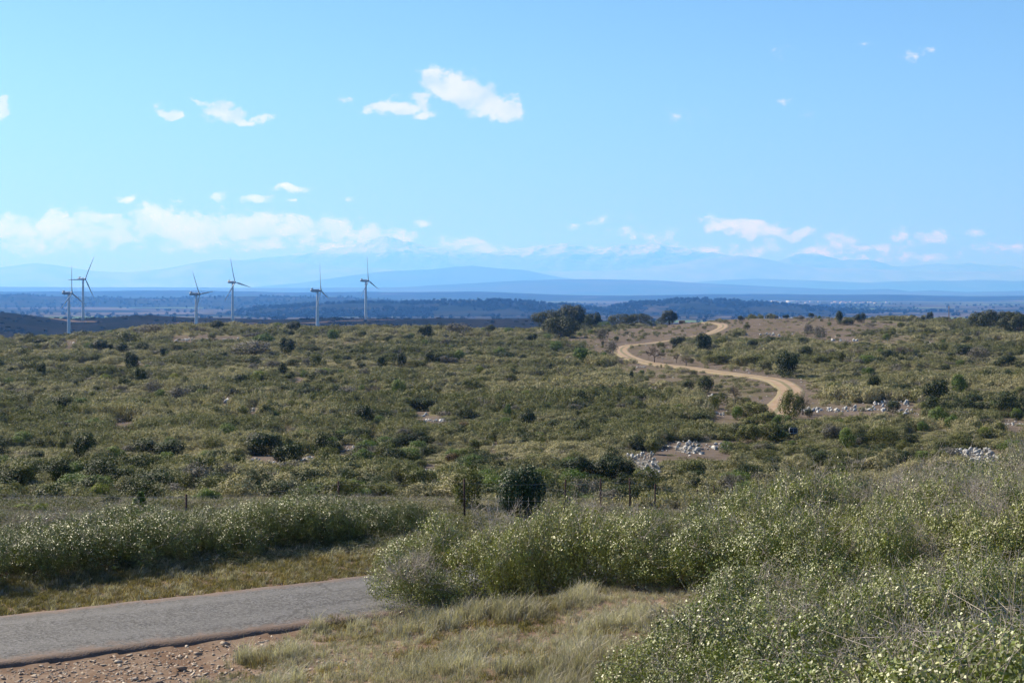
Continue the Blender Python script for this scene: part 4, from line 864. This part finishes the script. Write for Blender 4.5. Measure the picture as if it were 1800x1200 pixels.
# ------------------------------------------------------------------ foreground thickets of kermes oak
def kermes_protos(mat, seed, n=6, rx=1.0, h=1.15, leaves=10000, tw=46):
    return [bush_mesh('kermes_oak_clump', mat, seed + i, rx, rx, h, 15, leaves if i < 4 else int(leaves * .5), .038, .025, twig=tw if i < 4 else 240, depth=.34, spread=.72, sz=.30, tr=.0035, out=.26, clus=14, cr=.05) for i in range(n)]
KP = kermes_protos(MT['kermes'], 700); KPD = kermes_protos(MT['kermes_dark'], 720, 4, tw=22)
kcoll = proto_coll('kermes_prototype', KP)
def poly_fill(P, step, rng, jit=.35, dr=(6, 60)):
    """jittered points inside a ground polygon (world metres)"""
    P = np.array(P); x0, y0 = P.min(0); x1, y1 = P.max(0)
    X, Y = np.meshgrid(np.arange(x0, x1, step), np.arange(y0, y1, step * .87)); X[1::2] += step / 2
    x = X.ravel() + rng.uniform(-jit, jit, X.size) * step; y = Y.ravel() + rng.uniform(-jit, jit, X.size) * step
    k = inpoly(x, y, [tuple(p) for p in P]); return x[k], y[k]
def world_poly(L): return [((u - 900) / F * d, d) for u, d in L]
UPPER = world_poly([(672,27.7),(720,27.2),(860,27.2),(1000,27.2),(1120,26.4),(1220,25.6),(1290,24.6),(1380,23.2),(1500,22.0),(2300,19.0),(2300,33),(1800,33.5),(1400,33),(1150,31.5),(1000,30.8),(900,30.2),(800,29.6),(700,29.2)])
LOWER = world_poly([(1140,15.2),(1160,17.2),(1210,19.2),(1275,21.0),(1340,22.2),(1400,22.6),(1500,21.6),(2300,18.5),(2300,7.0),(1800,7.5),(1400,9.5),(1235,12)])
def thicket(name, poly, step, seed, hs, label):
    rng = np.random.default_rng(seed); x, y = poly_fill(poly, step, rng); n = len(x); z = gz(x, y)
    w = rng.uniform(.62, 1.0, n); hh = hs * np.clip(.74 + .26 * (900 + F * x / y - 660) / 200, .74, 1) * np.clip(1 + .42 * perlin(x / 2.3, y / 2.3, seed), .55, 1.35) * rng.uniform(.8, 1.12, n)
    scatter(name, kcoll, np.stack([x, y, z - .03], 1), rotz(n, rng, .06), np.stack([w, w, hh], 1), np.where(rng.uniform(size=n) < .05 + .24 * sstep(1150, 1500, 900 + F * x / y) * (y > 20) * (perlin(x / 3, y / 3, 33) > -.15), rng.integers(4, 6, n), rng.integers(0, 4, n)), label, 'thicket'); return n
print('upper', thicket('kermes_thicket', UPPER, .9, 31, 1.2, 'grey-green prickly oak thicket rising along the right of the road'))
print('lower', thicket('kermes_thicket', LOWER, .9, 32, .92, 'nearest prickly oak thicket filling the lower right corner'))

def hedge(name, pts, label, seed, protos, w=.85, h=.95, cat='hedge', group=None):
    rng = np.random.default_rng(seed); x0, y0 = pts[0][:2]; r = empty(name, (x0, y0, G(x0, y0))); tag(r, label, cat, group); z0 = r.location.z
    for (x, y, s_) in pts:
        o = link('bush', protos[rng.integers(len(protos))], r, (x - x0, y - y0, G(x, y) - z0 - .03), (rng.normal() * .05, rng.normal() * .05, rng.uniform(0, 6.28)), (w * s_, w * s_, h * s_ * rng.uniform(.9, 1.1)))
    return r
rng = np.random.default_rng(5); pts = []
A = np.array([-17.5, 23.6]); B = np.array([-3.15, 35.6])
for t in np.arange(0, 1, .043):
    for row in range(3):
        p = A + (B - A) * t + np.array([-.55, .83]) * (row * .85 + .15) + rng.normal(size=2) * .12
        pts.append((p[0], p[1], (.86 + .12 * t + .10 * math.sin(t * 23)) * rng.uniform(.92, 1.08)))
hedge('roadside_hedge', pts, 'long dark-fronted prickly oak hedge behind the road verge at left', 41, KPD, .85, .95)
pts = [(-2.9 + .5 * k, 35.6 + .3 * k, .85) for k in range(2)]
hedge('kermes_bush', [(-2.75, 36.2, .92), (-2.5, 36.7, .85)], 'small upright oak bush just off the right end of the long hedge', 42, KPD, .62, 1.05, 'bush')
pts = [(-16.5 + .9 * k, 33.0 + .35 * k + .4 * (k % 2), .9 + .1 * math.sin(k)) for k in range(9)]
hedge('kermes_bush', pts, 'pale prickly oak bushes behind the long hedge at the left edge', 43, KP, .95, .85, 'bush')

# low growth between fence and hedge, and beyond the thicket crest
def build_field():
    rng = np.random.default_rng(51)
    pr = [bush_mesh('field_clump', MT['scrub'], 800 + i, .7, .7, .45, 8, 1500, .05, .026, depth=.5, spread=.75, sz=.4, twig=12, tr=.004) for i in range(4)]
    pr += [bush_mesh('field_clump', MT['olive'], 810 + i, .6, .6, .5, 8, 1300, .05, .026, depth=.5, spread=.7, sz=.4) for i in range(2)]
    coll = proto_coll('field_prototype', pr)
    N = 15000; D = np.sqrt(rng.uniform(31.5 ** 2, 66 ** 2, N)); x = rng.uniform(-.44, .44, N) * D; y = D
    off = road_off(x, y); keep = (off > 4.6) & (rng.uniform(size=N) < np.where(y < 44, .9, .6)); x, y = x[keep], y[keep]; n = len(x)
    w = rng.uniform(.6, 1.1, n) * np.where(y > 46, 1.15, 1); h = np.clip(.62 + .4 * perlin(x / 4, y / 4, 52) + .3 * (y > 46), .25, 1.4)
    k = perlin(x / 9, y / 9, 53); idx = np.where(rng.uniform(size=n) < .2 + .5 * np.clip(k, 0, 1), rng.integers(4, 6, n), rng.integers(0, 4, n))
    scatter('field_scrub', coll, np.stack([x, y, gz(x, y) - .03], 1), rotz(n, rng, .08), np.stack([w, w, h], 1), idx, 'low olive-grey scrub in the flat strip along the fence', 'scrub')
build_field()

# two bushes behind the fence
def placed_bush(u, v, w, h, D, mat, label, seed, ls, n=5200, name='bush', nl=12, twig=0):
    x = (u - 900) / F * D; z = G(x, D); W = w / F * D; ztop = (HZ - v) / F * D; H = ztop - z
    rng = np.random.default_rng(seed); lb = lobes_dome(rng, nl, W / 2, W / 2, H, .75, .26) if nl < 10 else lobes_dome(rng, nl, W / 2, W / 2, H, .6, .38); P, N = crown_pts(rng, lb, n, .3 if nl > 9 else .6, .6)
    mb = MB(); V, Q = leaf_quads(P, N, ls, ls * .5, rng); mb.add(V, Q); 
    if twig: twigs(mb, rng, lb, twig, 1, .007, .2)
    r = empty(name, (x, D, z)); tag(r, label, 'bush'); mb.obj('foliage', [mat, MT['twig']], r)
    tb = MB()
    for i in range(5):
        a = rng.uniform(0, 6.28); tb.tube([(0, 0, -.05), (math.cos(a) * W * .15, math.sin(a) * W * .15, H * .35), (math.cos(a) * W * .3, math.sin(a) * W * .3, H * .7)], [.03, .022, .01], 5)
    tb.obj('stem', MT['bark'], r); return r
placed_bush(918, 824, 88, 64, 44, MT['laurel'], 'round glossy dark green bush behind the wire netting of the fence', 61, .07, 15000)
placed_bush(822, 815, 78, 84, 47, MT['olive'], 'feathery olive green bush left of the glossy round bush', 62, .09, 2600, nl=9)
placed_bush(247, 868, 30, 40, 46, MT['green'], 'feathery green bush left of the leftmost fence post', 64, .10, 1600, nl=6)
def dead_shrub(u, D, h, w, label, seed):
    x = (u - 900) / F * D; z = G(x, D); rng = np.random.default_rng(seed); mb = MB()
    for i in range(16):
        a = rng.uniform(0, 6.28); d = np.array([math.cos(a) * w, math.sin(a) * w, h]) * rng.uniform(.5, 1); pm = d * .5 + rng.normal(size=3) * .08; mb.tube([(0, 0, -.05), pm, d], [.009, .007, .003], 4, cap=False)
        for k in range(6):
            s0 = pm + (d - pm) * rng.uniform(0, .8); mb.tube([s0, s0 + rng.normal(size=3) * .16 + np.array([0, 0, .06])], [.005, .002], 3, cap=False)
    o = mb.obj('dead_shrub', MT['twig'], None, loc=(x, D, z)); tag(o, label, 'dead shrub')
dead_shrub(862, 35.5, 1.15, .8, 'pale dead branches sticking up between the fence posts and thicket', 65)
dead_shrub(905, 33.5, 1.1, .9, 'dead twiggy branches in front of the glossy round bush', 66)

# ------------------------------------------------------------------ fence
def build_fence():
    P = [(-14.2, 36.6)]
    for u, D in ((-230, 36.2), (-60, 36.6), (328, 37.2), (598, 39.4), (817, 40.2), (989, 41.3)): P.append(((u - 900) / F * D, D))
    P = P[1:]; TOP = {3: 868, 4: 845, 5: 842, 6: 842}
    spots = [(x, y, None) for x, y in P]; tops = [None, None, 868, 845, 842, 842]
    far = [(1056,838),(1108,838),(1151,849),(1225,860),(1255,850),(1287,852),(1308,855),(1343,858)]
    D0 = 47
    out = []
    for (x, y), tv in zip(P, tops):
        z = G(x, y); H = 1.3 if tv is None else (HZ - tv) / F * y - z; out.append((x, y, z, H))
    for i, (u, v) in enumerate(far):
        D = 46.5 + 4.6 * i; x = (u - 900) / F * D; z = G(x, D); H = min(max((HZ - v) / F * D - z, .8), 1.5); out.append((x, D, z, H))
    x0, y0, z0, _ = out[0]; r = empty('wire_fence', (x0, y0, z0)); tag(r, 'wire fence on thin rusty iron posts running behind the hedge and thicket', 'fence')
    rng = np.random.default_rng(3)
    for i, (x, y, z, H) in enumerate(out):
        mb = MB(); lean = rng.normal(size=2) * .025
        if i == 5: lean = np.array([.09, 0])
        a, w = (.055, .012) if i < 6 else (.06, .014)
        # T-section iron post
        for cx, cy, dx, dy in ((0, 0, a, w), (0, a / 2 + w / 2, w, a)):
            V = np.array([(sx * dx / 2 + cx + lean[0] * zz, sy * dy / 2 + cy + lean[1] * zz, zz * H if zz else -.15) for zz in (0, 1) for sx, sy in ((-1, -1), (1, -1), (1, 1), (-1, 1))])
            mb.add(V, [(0,3,2,1),(4,5,6,7),(0,1,5,4),(1,2,6,5),(2,3,7,6),(3,0,4,7)])
        mb.obj('post', MT['iron'], r, loc=(x - x0, y - y0, z - z0))
    for fr in (.93, .62, .34, .1):
        mb = MB(); pts = []
        for (a, b) in zip(out[:-1], out[1:]):
            for t in np.linspace(0, 1, 9)[:-1]:
                pts.append((a[0] + (b[0] - a[0]) * t - x0, a[1] + (b[1] - a[1]) * t - .04 - y0, (a[2] + a[3] * fr) * (1 - t) + (b[2] + b[3] * fr) * t - .05 * math.sin(math.pi * t) - z0))
        mb.tube(pts, .0028, 4); mb.obj('wire', MT['wire'], r)
    a, b = out[4], out[5]; mb = MB()
    for t in np.linspace(.03, .97, 15):
        bx, by = a[0] + (b[0] - a[0]) * t, a[1] + (b[1] - a[1]) * t; g0 = a[2] * (1 - t) + b[2] * t
        mb.tube([(bx - x0, by - y0 - .05, g0 - z0 + .1), (bx - x0 + .03, by - y0 - .05, g0 - z0 + 1.05 - .05 * math.sin(math.pi * t))], .0016, 4)
    mb.obj('wire_netting', MT['wire'], r)
build_fence()

# ------------------------------------------------------------------ wind turbines
def turbine(u, hub_v, D, R, th0, yaw, base_v, label, seed):
    x = (u - 900) / F * D; zh = (HZ - hub_v) / F * D; z = G(x, D); Ht = zh - z
    r = empty('wind_turbine', (x, D, z), yaw); tag(r, label, 'wind turbine', 'wind turbines on the plateau')
    t = MB(); n = 24; hs = np.linspace(-1, Ht - 1.2, 8); rad = np.interp(hs, [0, Ht], [1.95, 1.15]); t.tube([(0, 0, q) for q in hs], rad, n); t.tube([(0, 0, Ht - 1.3), (0, 0, Ht - .6)], [1.3, 1.3], n)
    t.obj('tower', MT['white'], r, smooth=False)
    # rotor axis = local +X
    nb = MB(); xs = [-7.6, -7.2, -5.5, -2, 1.5, 2.6]; hw = [.9, 1.45, 1.65, 1.75, 1.6, 1.15]; zt = [.9, 1.5, 1.75, 1.8, 1.6, 1.1]; zb = [-.3, -.9, -1.4, -1.5, -1.4, -1.0]
    a = np.linspace(0, 2 * np.pi, 17)[:-1]; V = []
    for X_, w_, t_, b_ in zip(xs, hw, zt, zb):
        c_, s_ = np.cos(a), np.sin(a); yy = w_ * np.sign(c_) * np.abs(c_) ** .5; zz = np.where(s_ > 0, t_, -b_) * np.sign(s_) * np.abs(s_) ** .5
        V += [(X_, p, Ht + q) for p, q in zip(yy, zz)]
    Q = [(i * 16 + k, i * 16 + (k + 1) % 16, (i + 1) * 16 + (k + 1) % 16, (i + 1) * 16 + k) for i in range(5) for k in range(16)]
    T = [(0, k + 1, k) for k in range(1, 15)] + [(80, 80 + k, 80 + k + 1) for k in range(1, 15)]
    nb.add(V, Q, T); nac = nb.obj('nacelle', MT['nac'], r)
    vb = MB(); vb.box((-5.9, 0, Ht + 2.35), (1.7, 2.2, 1.3), taper=.85); vb.obj('cooler', MT['nac'], nac)
    hb = MB(); hb.tube([(2.6, 0, Ht), (3.0, 0, Ht), (3.9, 0, Ht), (4.7, 0, Ht), (5.2, 0, Ht)], [1.2, 1.5, 1.45, .9, .1], 20); hb.obj('hub', MT['nac'], r, smooth=True)
    for k in range(3):
        th = -math.radians(th0 + 120 * k); b = MB(); S = np.linspace(0, 1, 14); V = []
        for s_ in S:
            rr = 1.0 + s_ * (R - 1.0); ch = np.interp(s_, [0, .06, .2, .5, .8, 1], [1.2, 1.2, 2.2, 1.4, .85, .12]); tk = np.interp(s_, [0, .06, .2, 1], [1.4, 1.3, .6, .08]); tw = math.radians(np.interp(s_, [0, .2, 1], [20, 14, 0]))
            for q in range(10):
                aa = q / 10 * 2 * np.pi; cy = math.cos(aa) * ch / 2 - ch * .12 * (s_ > .06); cx = math.sin(aa) * tk / 2
                X_ = cx * math.cos(tw) - cy * math.sin(tw); Y_ = cx * math.sin(tw) + cy * math.cos(tw)
                V.append((X_ + .9 * s_ * s_, Y_, rr))
        Q = [(i * 10 + q, i * 10 + (q + 1) % 10, (i + 1) * 10 + (q + 1) % 10, (i + 1) * 10 + q) for i in range(13) for q in range(10)]
        b.add(V, Q, [(130, 130 + q, 131 + q) for q in range(1, 9)])
        o = b.obj('blade', MT['white'], r, smooth=True, loc=(3.8, 0, Ht)); o.rotation_euler = (th, 0, 0)
    return r
Y0 = math.radians(-22)
# th: rotation about local X; 0 = up
turbine(121, 515.5, 1500, 30, -4, math.radians(-13), 603, 'leftmost wind turbine, its tower rising in front of the next one', 1)
turbine(146, 490.5, 1850, 34, 28, math.radians(-26), 563, 'second wind turbine from left, one blade tilted up to the right', 2)
turbine(345, 517, 1500, 31, -35, math.radians(-15), 585, 'third wind turbine from left, half hidden behind the hill crest', 3)
turbine(409, 496, 1850, 34, -18, math.radians(-28), 567, 'fourth wind turbine from left, one blade pointing right', 4)
turbine(558, 511, 1520, 32, -14, math.radians(-7), 590, 'fifth wind turbine from left, rotor seen almost edge-on', 5)
turbine(643, 493.5, 1850, 33, -10, math.radians(-19), 562, 'rightmost wind turbine of the row', 6)

def track_strip(name, pts, hw, label, D0, D1):
    P = []
    for (u, v) in pts: x, y, z = at(u, v, D0, D1); P.append((x, y))
    prof = [(-1.2, -.5), (-1, .0), (0, .1), (1, .0), (1.2, -.5)]
    ribbon(name, catmull(P, 8), hw * .6, prof, MT['access'], .30, label, 'track')
track_strip('access_track', [(95,560),(120,563),(146,565),(175,566)], 9, 'orange earth pad and track at the foot of the second turbine', 1000, 2100)
track_strip('access_track', [(305,568),(350,567),(409,569),(450,568)], 7, 'orange earth track at the foot of the fourth turbine', 1000, 2100)
track_strip('access_track', [(500,570),(560,567),(600,564),(643,563),(690,562)], 7, 'orange earth track leading to the rightmost turbine', 1000, 2100)

# ------------------------------------------------------------------ small things
def wooden_pole():
    x, y, z = at(1668, 568, 300, 640); H = 30 / F * y; r = empty('utility_pole', (x, y, z)); tag(r, 'lone thin wooden utility pole on the skyline at the right', 'pole')
    m = MB(); m.tube([(0, 0, -.3), (0, 0, H)], [.17, .12], 10); m.obj('pole', MT['wood'], r)
    m = MB(); m.box((0, -.16, H - .5), (.7, .1, .12)); m.obj('crossbar', MT['wood'], r)
    for sx in (-.3, .3):
        m = MB(); m.tube([(sx, -.16, H - .44), (sx, -.16, H - .36), (sx, -.16, H - .24)], [.05, .07, .04], 8); m.obj('insulator', MT['alu'], r)
wooden_pole()
x, y, z = at(1198.5, 568, 300, 640); W = 11 / F * y; m = MB()
for k in range(3):
    for q in range(4): m.box((-W / 2 + W * (q + .5) / 4 + .02 * k, 0, .22 + k * .42), (W / 4 * .97, .9, .40), taper=.97)
o = m.obj('stone_block_pile', MT['stonewall'], None, loc=(x, y, z)); tag(o, 'small brown block of stonework beside the skyline trees', 'stonework')
x, y, z = at(1394.5, 773, 80, 300); s_ = .8 * y / F; r = empty('metal_frame', (x, y, z)); tag(r, 'small dark two-pane metal frame standing in the scrub', 'metal frame'); z1 = 0.55
hh = 12 * s_; ww = 17 * s_
m = MB()
for dx in (-ww / 2, 0, ww / 2): m.box((dx, 0, z1 * .5 + hh * .5), (.05, .06, hh + z1))
m.box((0, 0, z1 + hh), (ww, .07, .05)); m.box((0, -.02, z1 + .02), (ww, .12, .10)); m.obj('frame', MT['alu'], r)
for dx in (-ww / 4, ww / 4):
    m = MB(); m.box((dx, .0, z1 + hh * .55), (ww / 2 - .06, .025, hh * .82)); m.obj('panel', MT['black'], r)

# pale buildings far out on the plain
def build_village():
    rng = np.random.default_rng(77); spots = []
    for (u0, u1, v0, v1, n, txt, cat) in ((760,910,523.5,526,16,'pale far-off buildings strung across the plain behind the middle hills', 1), (1360,1400,531.5,534,8,'white warehouses of the far town at its left end', 2), (1400,1570,531,535,26,'pale houses of the far town left of the wooden pole', 3), (1730,1775,522.5,524.5,5,'white far-off buildings above the oaks at the right edge', 4), (90,330,505.5,507,4,'tiny pale buildings on the plain behind the leftmost turbines', 5), (450,475,535,536.5,3,'pale buildings right of the fourth wind turbine', 6)):
        for k in range(n):
            u = rng.uniform(u0, u1); v = rng.uniform(v0, v1)
            D = {1: 11500, 2: 9800, 3: 10000, 4: 15000, 5: 20000, 6: 6500}[cat] * rng.uniform(.95, 1.05); x = (u - 900) / F * D; z = (HZ - v) / F * D
            zg = G(x, D); z = zg
            L = rng.uniform(25, 60) if cat in (2, 4) else rng.uniform(14, 34); Wd = rng.uniform(10, 16); h = rng.uniform(6, 9) * (1.3 if cat != 3 else 1)
            r = empty('distant_building', (x, D, z), rng.uniform(-.5, .5)); tag(r, txt, 'building', txt)
            m = MB(); m.box((0, 0, h / 2 - 1), (L, Wd, h + 2)); m.obj('wall', MT['wall'], r)
            m = MB(); m.add([(-L/2-.5,-Wd/2-.5,h+.05),(L/2+.5,-Wd/2-.5,h+.05),(L/2+.5,Wd/2+.5,h+.05),(-L/2-.5,Wd/2+.5,h+.05),(-L/2,0,h+2.5),(L/2,0,h+2.5)], [(0,1,5,4),(2,3,4,5),(0,3,2,1)], [(0,4,3),(1,2,5)])
            m.obj('roof', MT['roof'] if cat == 3 else MT['wall'], r)
build_village()

# ------------------------------------------------------------------ grass, stones
def tuft(mat, seed, n, h, spread, w):
    rng = np.random.default_rng(seed); V = []; Q = []
    for i in range(n):
        a = rng.uniform(0, 6.28); r0 = rng.uniform(0, spread); p = np.array([math.cos(a) * r0, math.sin(a) * r0, 0]); b = rng.uniform(0, 6.28); L = h * rng.uniform(.4, 1.15)
        d = np.array([math.cos(b), math.sin(b), 0]) * L * rng.uniform(.1, .8); s_ = np.array([-math.sin(b), math.cos(b), 0]) * w / 2
        p1 = p + d * .3 + np.array([0, 0, L * .6]); p2 = p + d + np.array([0, 0, L * rng.uniform(.7, 1)]); k = len(V)
        V += [p - s_, p + s_, p1 + s_ * .8, p1 - s_ * .8, p2 + s_ * .25, p2 - s_ * .25]; Q += [(k, k + 1, k + 2, k + 3), (k + 3, k + 2, k + 4, k + 5)]
    return mesh_np('grass_tuft', np.array(V), [np.array(Q)], [mat])
def build_grass():
    rng = np.random.default_rng(61)
    pr = [tuft(MT['straw'], 1000 + i, 38, .21, .13, .008) for i in range(4)] + [tuft(MT['straw'], 1010 + i, 40, .36, .12, .0075) for i in range(2)] + [tuft(MT['turf'], 1020 + i, 50, .12, .14, .009) for i in range(3)]
    coll = proto_coll('grass_prototype', pr)
    # dry grass in the middle foreground
    P = world_poly([(330,22.0),(430,24.1),(520,25.6),(640,27.6),(720,27.6),(1000,27.4),(1130,26.6),(1290,24.8),(1330,22.8),(1250,21.4),(1190,19.2),(1120,16.5),(1120,14),(420,14),(360,19)])
    x, y = poly_fill(P, .135, rng, .5); n = len(x); u = 900 + F * x / y; v = HZ - F * gz(x, y) / y
    dn = .75 + .35 * perlin(x / 1.3, y / 1.3, 62); dn = np.where(u < 560, dn - .35 * (1 - (u - 330) / 230), dn); k = rng.uniform(size=n) < dn; x, y = x[k], y[k]; n = len(x)
    gr = perlin(x / .9, y / .9, 63); tall = perlin(x / 1.7, y / 1.7, 64)
    idx = np.where(gr > .3, rng.integers(6, 9, n), rng.integers(0, 4, n)); idx = np.where((tall > .15) & (gr < .25), rng.integers(4, 6, n), idx)
    s_ = rng.uniform(.6, 1.15, n) * np.where(idx > 5, 1.2, 1) * (.8 + .35 * tall)
    scatter('dry_grass', coll, np.stack([x, y, gz(x, y) - .01], 1), rotz(n, rng, .15), np.stack([s_, s_, s_], 1), idx, 'dry straw-coloured grass in the middle foreground', 'grass')
    # grass verge beyond the road, taller at the hedge foot
    n = 9000; t = rng.uniform(-16, 12, n); o = RW + .18 + rng.uniform(0, 1, n) ** 1.1 * 3.4; N_ = np.array([-RDIR[1], RDIR[0]])
    x = RC[0] + RDIR[0] * t + N_[0] * o; y = RC[1] + RDIR[1] * t + N_[1] * o; k = rng.uniform(size=n) < np.where(o < RW + .45, .55, .9); x, y, o = x[k], y[k], o[k]; n = len(x)
    idx = np.where(rng.uniform(size=n) < .13, rng.integers(0, 4, n), rng.integers(6, 9, n)); s_ = rng.uniform(.55, 1.0, n) * (1 + .25 * (o > 4.0))
    scatter('verge_grass', coll, np.stack([x, y, gz(x, y) - .01], 1), rotz(n, rng, .15), np.stack([s_, s_, s_], 1), idx, 'short tawny grass verge between the road and the hedge', 'grass')
    # stones on the near verge
    protos = []
    for i in range(6):
        m = MB(); r2 = np.random.default_rng(1100 + i); rock_mesh(m, r2, (0, 0, 0), (1, .75, .38)); protos.append(m.mesh('stone', [MT['stone']]))
    coll = proto_coll('stone_prototype', protos)
    n = 60000; t = rng.uniform(-12, 4.5, n); o = -(RW + .12 + rng.uniform(0, 1, n) ** .9 * 4.6)
    x = RC[0] + RDIR[0] * t + N_[0] * o; y = RC[1] + RDIR[1] * t + N_[1] * o; dn = np.clip(.75 + .6 * perlin(x / .8, y / .8, 66), .05, 1) * (1 - .75 * sstep(1, 5, t + o * -.0)); k = rng.uniform(size=n) < dn; x, y = x[k], y[k]; n = len(x)
    s_ = .014 + .13 * rng.uniform(0, 1, n) ** 3.6
    scatter('gravel_stones', coll, np.stack([x, y, gz(x, y) + s_ * rng.uniform(-.16, .08, n)], 1), rotz(n, rng, .3), np.stack([s_ * rng.uniform(.8, 1.5, n), s_, s_], 1), rng.integers(0, 6, n), 'loose reddish stones on the near side of the road', 'gravel')
    # verge dirt clods along the far road edge
    n = 2500; t = rng.uniform(-16, 8, n); o = RW + .02 + rng.uniform(0, 1, n) * .35
    x = RC[0] + RDIR[0] * t + N_[0] * o; y = RC[1] + RDIR[1] * t + N_[1] * o; s_ = .015 + .06 * rng.uniform(0, 1, n) ** 2
    scatter('verge_gravel', coll, np.stack([x, y, gz(x, y) + .02], 1), rotz(n, rng, .3), np.stack([s_, s_, s_], 1), rng.integers(0, 6, n), 'small clods and stones along the far road edge', 'gravel')
    for i, (u, v, w, lab) in enumerate(((318,1178,34,'largest flat brown stone on the near verge'), (236,1195,20,'reddish stone at the bottom edge, left of the largest flat stone'), (395,1132,26,'pale stone at the edge of the grass by the road'), (350,1150,24,'pinkish stone between the pale stone and the largest flat stone'), (455,1192,30,'dark angular stone at the bottom by the dry grass'), (208,1165,22,'buff stone near the asphalt edge on the near verge'))):
        d = np.linspace(16, 32, 800); xx = (u - 900) / F * d; k = np.nonzero((HZ - v) / F * d <= gz(xx, d))[0][0]; x, y = xx[k], d[k]; W = w / F * y
        m = MB(); rock_mesh(m, np.random.default_rng(1200 + i), (0, 0, W * .10), (W, W * .7, W * .42)); o = m.obj('stone', MT['stone'], None, loc=(x, y, G(x, y))); tag(o, lab, 'stone', 'larger stones on the near verge')
build_grass()

# ------------------------------------------------------------------ haze
hz = M('haze_air')
HAZE_TOP = 2150
m = MB(); m.box((0, 0, (HAZE_TOP - 160) / 2), (128000, 128000, HAZE_TOP + 160))
pv = hz.n('ShaderNodeVolumePrincipled'); pv.inputs['Color'].default_value = (.10, .315, .88, 1); pv.inputs['Absorption Color'].default_value = (.675, .60, .9, 1)
pv.inputs['Density'].default_value = 8.5e-5; pv.inputs['Anisotropy'].default_value = 0.2
hz.l(pv.outputs[0], hz.out.inputs['Volume']); o = m.obj('haze', hz.m); tag(o, 'thin blue haze in the air', 'haze', kind='stuff')
